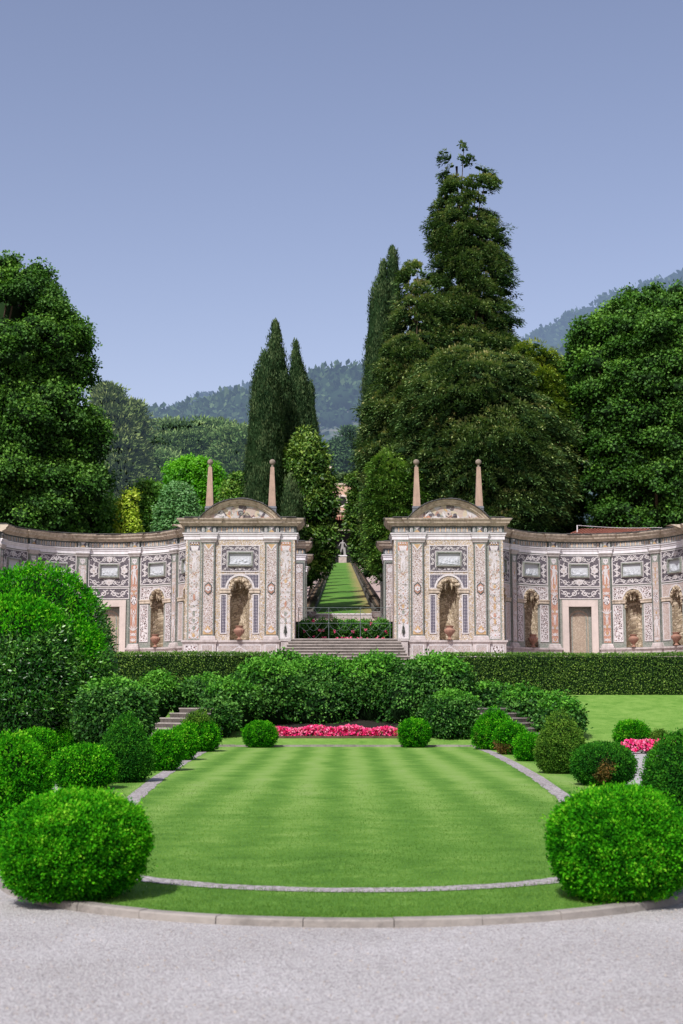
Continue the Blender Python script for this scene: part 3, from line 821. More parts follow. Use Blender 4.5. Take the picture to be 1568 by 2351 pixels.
def frieze_tabs(mb, s0, s1, z0, z1, d, n):
    """row of round headed tabs"""
    w = (s1 - s0) / n
    for i in range(n):
        c = s0 + w * (i + .5); h = z1 - z0
        def tab(k, dd, mat):
            a = w * .39 * k; zb = z0 + h * .10 + (1 - k) * h * .12; zt = z1 - h * .14 - a - (1 - k) * h * .06
            mb.poly([(c - a, zb), (c + a, zb)] + [(c + a * math.cos(PI * j / 6), zt + a * math.sin(PI * j / 6)) for j in range(7)], d + dd, mat)
        tab(1, 0, M['white_mosaic']); tab(.42, .02, M['ochre_mosaic'] if i % 2 else M['green_mosaic'])
def pyramid_block(mb, c, w, z0, z1, d):
    zc = (z0 + z1) / 2; a = w / 2
    P = [(c - a, z0), (c + a, z0), (c + a, z1), (c - a, z1)]
    for (p, q), mt in zip(((P[0], P[1]), (P[1], P[2]), (P[2], P[3]), (P[3], P[0])), ('ochre_mosaic', 'black_mosaic', 'white_mosaic', 'green_mosaic')):
        mb.q([(p[0], d, p[1]), (q[0], d, q[1]), (c, d + .02, zc)], M[mt])

ZP, ZPE = 4.53, 4.43           # plinth tops of pavilion and curved walls
ZA0, ZA1, ZF1, ZC1 = 9.07, 9.37, 9.68, 10.01
CORN = [(.02, ZF1), (.07, ZF1), (.08, ZF1 + .05), (.15, ZF1 + .07), (.20, ZF1 + .12), (.24, ZF1 + .13), (.26, ZF1 + .20), (.33, ZF1 + .27), (.35, ZF1 + .33), (-.9, ZF1 + .34)]
ARCH = [(0, ZA0), (.03, ZA0), (.03, ZA0 + .16), (.06, ZA0 + .165), (.06, ZA1 - .06), (.10, ZA1 - .05), (.11, ZA1), (0, ZA1)]
FRZ = [(.0, ZA1), (.012, ZA1), (.012, ZF1), (0, ZF1)]
CAPI = lambda zt: [(0, zt - .20), (.015, zt - .20), (.02, zt - .17), (.045, zt - .165), (.05, zt - .12), (.09, zt - .05), (.10, zt), (0, zt)]
PBASE = lambda zb: [(0, zb), (.07, zb), (.07, zb + .07), (.045, zb + .09), (.045, zb + .13), (.02, zb + .19), (0, zb + .20)]
def plinth_prof(z0, z1): return [(.02, z0), (.02, z1 - .17), (.05, z1 - .15), (.05, z1 - .11), (.09, z1 - .09), (.09, z1 - .005), (.0, z1), (-.3, z1 + .001)]

def pilaster(F, curved, s, w, z0, z1, proud, parent, kind, seed, figs=()):
    """capital top z1, foot z0"""
    mb = Strip(F, curved); a, b = s - w / 2, s + w / 2
    mb.sbox(a, b, z0, z1 - .02, 0, proud, M['green_mosaic'])
    i0, i1 = a + .07, b - .07; d = proud + .006; zb, zt = z0 + .25, z1 - .26
    if kind == 'crackle':
        mb.panel(i0, i1, zb, zt, d, M['crackle_pink'])
        zc = 6.84; H = w * .42
        mb.poly([(s + H * .8 * math.sin(PI/3*k) * 1.0, zc + H * 1.25 * math.cos(PI/3*k)) for k in range(6)], d + .004, M['dark_green_mosaic'])
        mb.poly([(s + H * .62 * math.sin(PI/3*k), zc + H * .95 * math.cos(PI/3*k)) for k in range(6)], d + .024, M['terra_mosaic'])
        mb.flower(s, zc, .135, d + .044, M['white_mosaic'], M['terra_mosaic'], 6)
        mb.poly([(i0, zb), (i1, zb), (i1, zb + .12), (s, zb + .42), (i0, zb + .12)], d + .004, M['ochre_mosaic'])
        for an in (-.9, 0, .9): mb.drop(s, zb + .08, PI/2 + an, .2, .09, d + .022, M['white_mosaic'])
        mb.poly([(i0, zt), (i1, zt), (s, zt - .32)], d + .004, M['ochre_mosaic'])
        mb.ribbon([(i0 + .03, zt - .02), (s, zt - .26), (i1 - .03, zt - .02)], .07, d + .022, M['white_mosaic'])
    else:
        g = {'terra': 'terra_mosaic', 'faded': 'faded_pink'}[kind]
        mb.panel(i0, i1, zb, zt, d, M[g])
        mb.panel(i0, i1, zt - .34, zt, d + .003, M['green_mosaic'])
        mb.poly([(s - .13, zt - .03), (s + .13, zt - .03), (s + .12, zt - .2), (s, zt - .31), (s - .12, zt - .2)], d + .006, M['white_mosaic'])
        for sg in (-1, 1): mb.disc(s + sg * .05, zt - .12, .022, d + .026, M['black_mosaic'], 6)
        zo = zb + (zt - zb) * .50
        mb.disc(s, zo, (i1 - i0) * .46, d + .006, M['giraffe'], 12, .24)
        mb.candelabra(s, zb + .02, zo - .26, (i1 - i0), d + .006, [M['white_mosaic'], M['ochre_mosaic']], seed, figs)
        mb.candelabra(s, zo + .22, zt - .36, (i1 - i0), d + .006, [M['white_mosaic'], M['ochre_mosaic']], seed + 5, figs)
    for e in (a, b - .035): mb.sbox(e, e + .035, z0 + .2, z1 - .2, proud, proud + .012, M['dark_green_mosaic'])
    p = mb.build('pilaster', parent)
    ext = [(a, 0), (a, proud), (b, proud), (b, 0)]
    c = Strip(F, curved); c.sweep(ext, CAPI(z1), M['capital_stone']); c.build('capital', p)
    c = Strip(F, curved); c.sweep(ext, PBASE(z0), M['plinth_stone']); c.build('pilaster_base', p)
    return p

def scroll_frame(F, curved, s0, s1, z0, z1, hole, parent, seed, flowers=False, d=.012, nh=6, nv=4, name='scroll_frame'):
    mb = Strip(F, curved); a, b, c, e = hole
    bg = M['black_mosaic']; fg = M['white_mosaic']
    mb.panel(s0, s1, e, z1, d, bg); mb.panel(s0, s1, z0, c, d, bg); mb.panel(s0, a, c, e, d, bg); mb.panel(b, s1, c, e, d, bg)
    mb.frame(s0, s1, z0, z1, .045, 0, d + .02, fg)
    mb.frame(a - .06, b + .06, c - .06, e + .06, .06, -.02, d + .11, M['green_mosaic'])
    mb.frame(a - .10, b + .10, c - .10, e + .10, .035, 0, d + .025, fg)
    bt = z1 - e - .16; bs = a - s0 - .16; bb = c - z0 - .16
    m_ = (s0 + s1) / 2
    for zc, bw in ((z1 - .05 - bt / 2, bt), (z0 + .05 + bb / 2, bb)):
        mb.scrolls((m_ + .05, zc), (s1 - .06, zc), bw, nh // 2, d + .006, fg, 1)
        mb.scrolls((m_ - .05, zc), (s0 + .06, zc), bw, nh // 2, d + .006, fg, -1)
        if flowers: mb.flower(m_, zc, bw * .48, d + .03, fg, M['faded_pink'], 6)
        else:
            for k in (-1, 0, 1): mb.drop(m_, zc - bw * .4, PI/2 + k * .6, bw * .8, bw * .2, d + .03, fg)
    for x in (s0 + .05 + bs / 2, s1 - .05 - bs / 2):
        mb.scrolls((x, c - .02), (x, e + .02), bs, nv, d + .006, fg, 1 if x < m_ else -1)
        if flowers: mb.flower(x, (c + e) / 2, bs * .42, d + .03, fg, M['faded_pink'], 6)
    o = mb.build(name, parent)
    return o

def niche_bay(F, curved, c, hw, half, zb, zs, parent, side, spandrel, seed, ztop, arch_r=.19):
    """white rimmed arch, patterned spandrels and side strips round a niche"""
    mb = Strip(F, curved); W_ = M['white_mosaic']; d = .012
    R = hw + arch_r; n = 16
    A = [(c - R * math.cos(PI * i / n), zs + R * math.sin(PI * i / n)) for i in range(n + 1)]
    for p, q in zip(A, A[1:]): mb.q([(p[0], d, p[1]), (q[0], d, q[1]), (q[0], d, ztop), (p[0], d, ztop)], M[spandrel])
    for sg in (-1, 1):
        x0, x1 = sorted((c + sg * R, c + sg * half)); mb.panel(x0, x1, zs, ztop, d, M[spandrel])
    mb.sbox(c - half, c + half, ztop - .045, ztop, 0, d + .018, W_)
    for sg in (-1, 1):
        x0, x1 = sorted((c + sg * half, c + sg * (half - .045))); mb.sbox(x0, x1, zs, ztop - .045, 0, d + .018, W_)
        x0, x1 = sorted((c + sg * (half - .045), c + sg * (R + .03))); mb.sbox(x0, x1, zs, zs + .045, 0, d + .017, W_)
    mb.ribbon([(c - (R) * math.cos(PI * i / 24), zs + (R) * math.sin(PI * i / 24)) for i in range(25)], .085, d + .03, W_)
    o = mb.build('spandrel_panel', parent)
    for sg in (-1, 1):
        m2 = Strip(F, curved); x0, x1 = sorted((c + sg * (hw + .13), c + sg * half))
        m2.panel(x0, x1, zb + .28, zs - .24, d, M[side]); m2.frame(x0 - .0, x1 + .0, zb + .28, zs - .24, .05, 0, d + .02, W_)
        m2.build('side_panel', parent)
        m3 = Strip(F, curved); x0, x1 = sorted((c + sg * (hw - .02), c + sg * (half + .02)))
        m3.sbox(x0, x1, zs - .19, zs - .005, 0, .075, M['limestone']); m3.sbox(x0 - .015, x1 + .015, zs - .06, zs - .012, .0, .10, M['limestone'])
        m3.build('impost', parent)

def skinned_slabs(F, path, z, mat, parent, seed, out=.38):
    """thin uneven slates laid on the cornice"""
    r = random.Random(seed); mb = Strip(F, True)
    P = []
    for a, b in zip(path, path[1:]):
        l = math.hypot(b[0] - a[0], b[1] - a[1]); n = max(1, int(l / .5))
        for i in range(n): P.append((a[0] + (b[0] - a[0]) * i / n, a[1] + (b[1] - a[1]) * i / n))
    P.append(path[-1])
    for a, b in zip(P, P[1:]):
        x, y = b[0] - a[0], b[1] - a[1]; l = math.hypot(x, y); nx, ny = -y / l, x / l; o = out + r.uniform(-.02, .04); dz = r.uniform(0, .012); e = .008
        T = [(a[0] + nx*o - x/l*e, a[1] + ny*o), (b[0] + nx*o + x/l*e, b[1] + ny*o), (b[0] - nx*.8 + x/l*e, b[1] - ny*.8), (a[0] - nx*.8 - x/l*e, a[1] - ny*.8)]
        z0, z1 = z + dz, z + dz + .03; zb = .05
        lo = [(T[0][0],T[0][1],z0),(T[1][0],T[1][1],z0),(T[2][0],T[2][1],z0+zb),(T[3][0],T[3][1],z0+zb)]; hi = [(p[0],p[1],p[2]+.035) for p in lo]
        mb.q(hi, mat); mb.q(lo[::-1], mat)
        for k in range(4): mb.q([lo[k], lo[(k+1)%4], hi[(k+1)%4], hi[k]], mat)
    return mb.build('slate_coping', parent)

def pavilion(cx, name, label, sgn, seed):
    """sgn = +1 when the garden axis lies on its left"""
    YF = 64.0
    F = lambda s, d, z: (cx + s, YF - d, z)
    root = empty(name, (cx, YF + .8, 3.5), label, 'pavilion', 'twin mosaic pavilions flanking the gate')
    Wd = 2.52; back = -1.9; p1 = 1.42; pw = .58; proud = .10
    mb = Strip(F, False)
    hw = .44; zs = 6.86
    opening(mb, -Wd + .05, Wd - .05, ZP, ZA0, 0, hw, ZP, zs, M['crackle_tan'])
    for sx in (-1, 1):
        x = sx * (Wd - .05)
        P = [(x, 0, ZP), (x, back, ZP), (x, back, ZC1), (x, 0, ZC1)]; mb.q(P if sx > 0 else P[::-1], M['faded_pink'])
    mb.q([(-Wd + .05, back, 3.4), (-Wd + .05, back, ZC1), (Wd - .05, back, ZC1), (Wd - .05, back, 3.4)], M['plinth_stone'])
    mb.panel(-Wd + .05, Wd - .05, ZA0, ZF1, -.002, M['plinth_stone'])
    mb.build('wall', root)
    nb = Strip(F, False); niche_hollow(nb, 0, hw, ZP + .02, zs, .85, M['rock']); nb.build('niche', root)
    stalactites(F, False, 0, hw, zs, root, seed)
    niche_bay(F, False, 0, hw, .88, ZP, zs - .02, root, 'lattice_mosaic', 'lattice_mosaic', seed, 7.52, .18)
    # scroll frame and plaque
    hole = (-.51, .51, 7.92, 8.46)
    scroll_frame(F, False, -.88, .88, 7.60, 8.82, hole, root, seed, nh=6, nv=3)
    relief(F, False, hole[0], hole[1], hole[2], hole[3], .006, M['marble'], seed, root)
    # plinth
    path = [(-Wd, back), (-Wd, .06), (-p1 - .36, .06), (-p1 - .36, .16), (-p1 + .36, .16), (-p1 + .36, .06), (p1 - .36, .06), (p1 - .36, .16), (p1 + .36, .16), (p1 + .36, .06), (Wd, .06), (Wd, back)]
    pm = Strip(F, False); pm.sweep(path, plinth_prof(3.4, ZP), M['plinth_stone'])
    for a, b in ((-2.45, -1.86), (-1.70, -1.14), (-.98, .98), (1.14, 1.70), (1.86, 2.45)):
        dd = .19 if 1.1 < abs((a + b) / 2) < 1.75 else .09
        pm.panel(a, b, 3.7, ZP - .24, dd, M['plinth_mosaic'] if abs(a + b) < 3 else M['giraffe']); pm.frame(a, b, 3.68, ZP - .2, .05, dd - .02, dd + .012, M['white_mosaic'])
    pm.poly([(-.85, 3.75), (.85, 3.75), (0, ZP - .26)], .105, M['white_mosaic']); pm.disc(0, 3.95, .24, .125, M['plinth_mosaic'], 14)
    pm.build('plinth', root)
    for k, s in enumerate((-p1, p1)): pilaster(F, False, s, pw, ZP, ZA0 + .04, proud, root, 'crackle', seed + k)
    # outer grotesque fields
    for k, s in enumerate((-2.06, 2.06)):
        g = Strip(F, False); w = .62
        g.panel(s - w/2, s + w/2, ZP + .02, ZA0 - .02, .008, M['green_mosaic']); g.panel(s - w/2 + .07, s + w/2 - .07, ZP + .06, ZA0 - .10, .014, M['grotesque'])
        inner = (s * sgn < 0)
        z_b = ZA0 - .62
        g.panel(s - .23, s + .23, z_b + .12, ZA0 - .12, .018, M['terra_mosaic'] if inner else M['black_mosaic'])
        g.poly([(s - .20, z_b + .34), (s + .20, z_b + .34), (s + .13, z_b + .12), (s - .13, z_b + .12)], .022, M['white_mosaic'])
        for q in range(7): g.disc(s - .17 + .057 * q, z_b + .40 + .05 * (q % 2), .035, .03, M['white_mosaic'] if q % 2 else M['ochre_mosaic'], 7)
        g.figure(s, 7.62, .86, .02, M['white_mosaic'], 0)
        g.candelabra(s, ZP + (.75 if inner else .1), 7.55, .50, .02, [M['terra_mosaic'], M['ochre_mosaic'], M['green_mosaic']], seed * 3 + k)
        if inner:
            g.panel(s - .24, s + .24, ZP + .06, ZP + .72, .02, M['white_mosaic']); g.poly([(s - .1, ZP + .3), (s + .1, ZP + .3), (s, ZP + .85)], .024, M['green_mosaic'])
        go = g.build('grotesque_panel', root)
        if inner:
            b = MB(); X, Y, Z0 = cx + s, YF - .06, ZP + .24
            b.lathe((X, Y, Z0), [(.05, 0), (.03, .04), (.055, .12), (.06, .2), (.03, .26), (.045, .3), (.04, .36), (.01, .39)], M['bronze'], 10); b.build('bronze_mask', go, True)
    # entablature
    R = lambda pj: [(-Wd, back), (-Wd, 0), (-p1 - .34, 0), (-p1 - .34, pj), (-p1 + .34, pj), (-p1 + .34, 0), (p1 - .34, 0), (p1 - .34, pj), (p1 + .34, pj), (p1 + .34, 0), (Wd, 0), (Wd, back)]
    a = Strip(F, False); a.sweep(R(.10), ARCH, M['white_stone']); a.build('architrave', root)
    f = Strip(F, False); f.sweep(R(.09), FRZ, M['dark_green_mosaic'])
    for s0, s1, n, dd in ((-2.44, -1.80, 5, .014), (-1.04, 1.04, 17, .014), (1.80, 2.44, 5, .014)): frieze_tabs(f, s0, s1, ZA1 + .01, ZF1 - .02, dd, n)
    for s in (-p1, p1):
        pyramid_block(f, s, .26, ZA1 + .03, ZF1 - .04, .106)
        for sg in (-1, 1): frieze_tabs(f, s + sg * .26 - .07, s + sg * .26 + .07, ZA1 + .01, ZF1 - .02, .106, 1)
    f.build('frieze', root)
    c = Strip(F, False); c.sweep(R(.07), CORN, M['limestone']); c.build('cornice', root)
    skinned_slabs(F, [(-Wd, back), (-Wd, 0), (-1.84, 0)], ZC1 + .02, M['slate'], root, seed, .38); skinned_slabs(F, [(1.84, 0), (Wd, 0), (Wd, back)], ZC1 + .02, M['slate'], root, seed + 2, .38)
    # segmental pediment
    pd = Strip(F, False); a0 = 1.82; zb = ZC1 - .03; H = .88
    Rr = (a0 * a0 + H * H) / (2 * H); zc = zb + H - Rr; th = math.asin(a0 / Rr); n = 26
    def arcp(r, t): return (r * math.sin(t), zc + r * math.cos(t))
    prof = [(-.235, .10), (-.235, .18), (-.19, .20), (-.17, .26), (-.11, .28), (-.07, .34), (-.02, .36), (0, .40), (0, -1.2)]
    for i in range(n):
        t0, t1 = -th + 2 * th * i / n, -th + 2 * th * (i + 1) / n
        for (r0, d0), (r1, d1) in zip(prof, prof[1:]):
            A, B, C_, D_ = arcp(Rr + r0, t0), arcp(Rr + r0, t1), arcp(Rr + r1, t1), arcp(Rr + r1, t0)
            pts = [(A[0], d0, max(A[1], zb)), (B[0], d0, max(B[1], zb)), (C_[0], d1, max(C_[1], zb)), (D_[0], d1, max(D_[1], zb))]
            pd.q(pts, M['limestone'])
    for e in (-1, 1):
        P = [(arcp(Rr + r, e * th)[0], d, max(zb, arcp(Rr + r, e * th)[1])) for r, d in prof] + [(e * a0, .1, zb)]
        pd.q(P, M['limestone'])
    po = pd.build('pediment', root)
    ty = Strip(F, False)
    for i in range(n):
        t0, t1 = -th + 2 * th * i / n, -th + 2 * th * (i + 1) / n; A, B = arcp(Rr - .20, t0), arcp(Rr - .20, t1)
        if A[1] < zb and B[1] < zb: continue
        ty.q([(A[0], .12, zb), (B[0], .12, zb), (B[0], .12, max(zb, B[1])), (A[0], .12, max(zb, A[1]))], M['tympanum'])
    rn = random.Random(seed)
    for i in range(16):
        x = rn.uniform(-1.1, 1.1); z = zb + rn.uniform(.06, max(.08, .42 - .28 * abs(x)))
        ty.drop(x, z, rn.uniform(0, 6.3), rn.uniform(.15, .34), rn.uniform(.05, .12), .13, M[rn.choice(['black_mosaic', 'white_mosaic', 'terra_mosaic', 'green_mosaic', 'ochre_mosaic'])])
    if sgn < 0:
        ty.spiral(.0, zb + .27, .14, 0, 1, 1, .05, .15, M['black_mosaic']); ty.disc(.0, zb + .29, .11, .146, M['green_mosaic'], 12)
        ty.ribbon([(.1, zb + .1), (.3, zb + .3), (.5, zb + .08), (.62, zb + .2)], .035, .15, M['black_mosaic'])
    else:
        for k in (-.8, -.45, .3): ty.disc(k, zb + .2, .09, .15, M['black_mosaic'], 7, .07)
        ty.flower(0, zb + .25, .15, .15, M['faded_pink'], M['black_mosaic'], 6)
    ty.build('tympanum', po)
    sl = Strip(F, False); rs = random.Random(seed + 1)
    m_ = 24
    for i in range(m_):
        t0, t1 = -th * 1.03 + 2.06 * th * i / m_, -th * 1.03 + 2.06 * th * (i + 1) / m_ + .02 * 0
        k = rs.uniform(.015, .045); A, B = arcp(Rr + .02, t0), arcp(Rr + .02, t1); C_, D_ = arcp(Rr + .02 + k + .02, t1 + .006), arcp(Rr + .02 + k, t0 - .006)
        d1 = .44 + rs.uniform(-.02, .04)
        sl.q([(A[0], d1, A[1]), (B[0], d1, B[1]), (C_[0], d1, C_[1]), (D_[0], d1, D_[1])], M['slate'])
        sl.q([(D_[0], d1, D_[1]), (C_[0], d1, C_[1]), (C_[0], -1.2, C_[1]), (D_[0], -1.2, D_[1])], M['slate'])
        sl.q([(A[0], d1, A[1]), (D_[0], d1, D_[1]), (D_[0], -1.2, D_[1]), (A[0], -1.2, A[1])], M['slate'])
    sl.build('slate_roof', po)
    for s in (-p1, p1):
        X, Y = cx + s, YF + .15
        ob = MB()
        def pyr(h0, h1, z0, z1, mat):
            P = [(X - h0, Y - h0, z0), (X + h0, Y - h0, z0), (X + h0, Y + h0, z0), (X - h0, Y + h0, z0), (X - h1, Y - h1, z1), (X + h1, Y - h1, z1), (X + h1, Y + h1, z1), (X - h1, Y + h1, z1)]
            for q in ((0,1,5,4),(1,2,6,5),(2,3,7,6),(3,0,4,7),(4,5,6,7)): ob.face([P[i] for i in q], mat)
        pyr(.17, .085, 10.60, 12.42, M['pink_stone'])
        oo = ob.build('obelisk', root)
        ob = MB(); pyr(.195, .19, 10.0, 10.50, M['slate_base']); pyr(.21, .19, 10.50, 10.60, M['slate_base']); ob.build('obelisk_base', oo)
        ob = MB(); ob.lathe((X, Y, 12.42), [(.06, 0), (.05, .05), (.05, .10)] + [(.135 * math.sin(PI * (.13 + .87 * i / 10)) + .001, .235 - .135 * math.cos(PI * (.13 + .87 * i / 10))) for i in range(11)], M['ball_stone'], 16); ob.build('ball', oo, True)
    return root

def curved_wall(cx, name, label, side, seed):
    YC, Rr = 65.85, 4.5; bay = math.radians(34) * Rr
    F = lambda s, d, z: (cx + (Rr - d) * math.cos(PI / 2 - s / Rr), YC + (Rr - d) * math.sin(PI / 2 - s / Rr), z)
    root = empty(name, (cx, YC + Rr, 3.5), label, 'mosaic wall', 'curved mosaic walls')
    S0, S1 = -2.6 * bay, 2.6 * bay; hw = .42; zs = 6.80
    pil = [(-2.5 + i) * bay for i in range(6)]; pw = .50; proud = .10
    mb = Strip(F, True)
    for i in range(5):
        c = (-2 + i) * bay; a, b = c - bay / 2, c + bay / 2
        if i == 2:
            mb.panel(a, c - .58, 3.4, ZA0, 0, M['green_mosaic']); mb.panel(c + .58, b, 3.4, ZA0, 0, M['green_mosaic']); mb.panel(c - .58, c + .58, 6.48, ZA0, 0, M['green_mosaic'])
        else: opening(mb, a, b, ZPE - .2, ZA0, c, hw, ZPE, zs, M['green_mosaic'])
    mb.panel(S0, -2.5 * bay, 3.4, ZA0, 0, M['green_mosaic']); mb.panel(2.5 * bay, S1, 3.4, ZA0, 0, M['green_mosaic'])
    mb.panel(S0, S1, ZA0, ZF1, -.002, M['plinth_stone'])
    c_ = mb.cuts(S0, S1)
    for x, y in zip(c_, c_[1:]): mb.q([(y, -.9, 3.4), (x, -.9, 3.4), (x, -.9, ZC1), (y, -.9, ZC1)], M['plinth_stone'])
    mb.build('wall', root)
    arc = lambda a, b, d: [(x, d) for x in [a + (b - a) * k / max(1, int(abs(b - a) / .2)) for k in range(max(1, int(abs(b - a) / .2)) + 1)]]
    for i in range(5):
        c = (-2 + i) * bay; half = bay / 2 - pw / 2 - .045
        if i == 2:
            hole = (c - .44, c + .44, 7.97, 8.53)
            scroll_frame(F, True, c - half, c + half, 7.44, 9.02, hole, root, seed + i, True, nh=4, nv=4)
            sb = Strip(F, True); sb.panel(c - half, c + half, 6.84, 7.40, .012, M['black_mosaic']); sb.frame(c - half, c + half, 6.84, 7.40, .045, 0, .03, M['white_mosaic'])
            sb.scrolls((c + .05, 7.12), (c + half - .08, 7.12), .42, 2, .02, M['white_mosaic'], 1); sb.scrolls((c - .05, 7.12), (c - half + .08, 7.12), .42, 2, .02, M['white_mosaic'], -1)
            sb.build('scroll_band', root)
            d_ = Strip(F, True); o = .90; n_ = .575; zt = 6.79; zi = 6.47
            d_.sbox(c - o, c - n_, 3.4, zi, 0, .10, M['door_stone']); d_.sbox(c + n_, c + o, 3.4, zi, 0, .10, M['door_stone']); d_.sbox(c - o, c + o, zi, zt, 0, .103, M['door_stone'])
            dr = d_.build('door_frame', root)
            d_ = Strip(F, True); d_.panel(c - n_, c + n_, 3.4, zi, -.30, M['green_mosaic'])
            for e in (-1, 1): d_.q([(c + e * n_, 0, 3.4), (c + e * n_, -.30, 3.4), (c + e * n_, -.30, zi), (c + e * n_, 0, zi)][::-e], M['door_stone'])
            d_.q([(c - n_, 0, zi), (c + n_, 0, zi), (c + n_, -.3, zi), (c - n_, -.3, zi)], M['door_stone'])
            d_.poly([(c - .44, 3.4), (c + .44, 3.4), (c + .44, 5.95)] + [(c + .44 * math.cos(PI * k / 12), 5.95 + .36 * math.sin(PI * k / 12)) for k in range(1, 12)] + [(c - .44, 5.95)], -.29, M['door_rock'])
            d_.ribbon([(c - .34, 3.5), (c - .34, 5.8)] + [(c - .34 * math.cos(PI * k / 12), 5.9 + .28 * math.sin(PI * k / 12)) for k in range(13)] + [(c + .34, 5.8), (c + .34, 3.5)], .05, -.265, M['green_mosaic'])
            d_.build('blind_door', root)
        else:
            odd = i in (0, 4)
            nb = Strip(F, True); niche_hollow(nb, c, hw, ZPE + .02, zs, .80, M['rock']); nb.build('niche', root)
            stalactites(F, True, c, hw, zs, root, seed + i)
            niche_bay(F, True, c, hw, half, ZPE, zs - .02, root, 'faded_pink' if odd else 'giraffe', 'faded_pink' if odd else 'giraffe', seed + i, 7.44, .13)
            hole = (c - .49, c + .49, 7.95, 8.53)
            scroll_frame(F, True, c - half, c + half, 7.50, 9.02, hole, root, seed + i, odd, nh=6, nv=4)
        relief(F, True, hole[0], hole[1], hole[2], hole[3], .006, M['marble'], seed + i * 7, root)
    for k, s in enumerate(pil):
        kind = 'terra' if k in (2, 3) else 'faded'
        if side < 0 and k in (2,): kind = 'faded'
        figs = ((7.55, .92, 1 if k % 2 else -1), (5.55, .5, 0)) if k in (2, 3) else ((4.95, .95, -1 if k < 2 else 1),)
        pilaster(F, True, s, pw, ZPE, ZA0 + .04, proud, root, kind, seed + k * 3, figs)
    def jog(pj, w):
        P = []; x = S0
        for s in pil:
            if s - w > x: P += arc(x, s - w, 0)
            P += arc(s - w, s + w, pj); x = s + w
        P += arc(x, S1, 0)
        return P
    pm = Strip(F, True)
    lo = [p for p in jog(.12, .30) if p[0] < -.93] + [(-.93, .0)]; hi = [(.93, .0)] + [p for p in jog(.12, .30) if p[0] > .93]
    for P in (lo, hi): pm.sweep([(a, b + .03) for a, b in P], plinth_prof(3.4, ZPE), M['plinth_stone'])
    for i in (0, 1, 3, 4):
        c = (-2 + i) * bay; pm.panel(c - .8, c + .8, 3.7, ZPE - .25, .06, M['plinth_mosaic'])
    for s in pil: pm.panel(s - .2, s + .2, 3.7, ZPE - .26, .18, M['giraffe'])
    pm.build('plinth', root)
    a = Strip(F, True); a.sweep(jog(.10, .31), ARCH, M['white_stone']); a.build('architrave', root)
    f = Strip(F, True); f.sweep(jog(.09, .27), FRZ, M['dark_green_mosaic'])
    for i in range(5): c = (-2 + i) * bay; frieze_tabs(f, c - bay / 2 + .30, c + bay / 2 - .30, ZA1 + .01, ZF1 - .02, .014, 16)
    for s in pil:
        pyramid_block(f, s, .26, ZA1 + .03, ZF1 - .04, .106)
        for sg in (-1, 1): frieze_tabs(f, s + sg * .20 - .05, s + sg * .20 + .05, ZA1 + .01, ZF1 - .02, .106, 1)
    f.build('frieze', root)
    c = Strip(F, True); c.sweep(jog(.10, .31), CORN, M['limestone']); c.build('cornice', root)
    skinned_slabs(F, arc(S0, S1, 0), ZC1 + .02, M['slate'], root, seed, .37)
    return root, F

pavilion(-4.71, 'mosaic_pavilion', 'mosaic pavilion left of the gate, helmet and trophies in its arched pediment', -1, 21)
pavilion(4.71, 'mosaic_pavilion', 'mosaic pavilion right of the gate, dark patches and a flower in its arched pediment', 1, 57)
_, FR = curved_wall(11.65, 'curved_mosaic_wall', 'concave pebble mosaic wall right of the right pavilion, around a walled-up door', 1, 101)
_, FL = curved_wall(-11.65, 'curved_mosaic_wall', 'concave pebble mosaic wall running off left, partly hidden by the huge bush', -1, 151)

# inner piers of the passage behind the pavilions
def pier(x0, x1, Y, name, label, seed, post=False):
    s = 1 if x0 > 0 else -1
    cx = (x0 + x1) / 2; w = abs(x1 - x0); F = lambda a, d, z: (cx + a, Y - d, z)
    root = empty(name, (cx, Y + .4, 3.5), label, 'pier', 'mosaic piers lining the passage')
    b = Strip(F, False); b.sbox(-w/2, w/2, 3.5, ZF1, -2.0, 0, M['green_mosaic'])
    for e in (-1, 1):
        c = e * (w / 2 - .30)
        b.panel(c - .2, c + .2, 5.9, 8.9, .01, M['crackle_pink'] if e * s < 0 else M['crackle_tan']); b.frame(c - .25, c + .25, 5.8, 8.95, .05, 0, .03, M['dark_green_mosaic'])
        b.disc(c, 8.55, .13, .02, M['white_mosaic'], 10); b.poly([(c - .15, 7.4), (c + .15, 7.4), (c, 7.6)], .02, M['white_mosaic'])
    b.build('shaft', root)
    P = [(-w/2, -1.9), (-w/2, 0), (w/2, 0), (w/2, -1.9)]
    a = Strip(F, False); a.sweep(P, ARCH, M['white_stone']); a.build('architrave', root)
    f = Strip(F, False); f.sweep(P, FRZ, M['dark_green_mosaic']); frieze_tabs(f, -w/2 + .05, w/2 - .05, ZA1 + .01, ZF1 - .02, .014, int(w / .13)); f.build('frieze', root)
    c = Strip(F, False); c.sweep(P, CORN, M['limestone']); c.build('cornice', root)
    skinned_slabs(F, P, ZC1 + .02, M['slate'], root, seed, .38)
pier(-3.7, -2.03, 73.2, 'mosaic_pier', 'mosaic pier of the passage just behind the left pavilion', 5)
pier(-3.7, -2.10, 79.6, 'mosaic_pier', 'lower looking far pier at the left end of the passage', 6)
pier(2.06, 3.7, 73.2, 'mosaic_pier', 'mosaic pier of the passage just behind the right pavilion', 7)
pier(2.10, 3.7, 79.6, 'mosaic_pier', 'far mosaic pier at the right end of the passage beneath the conifer branches', 8)

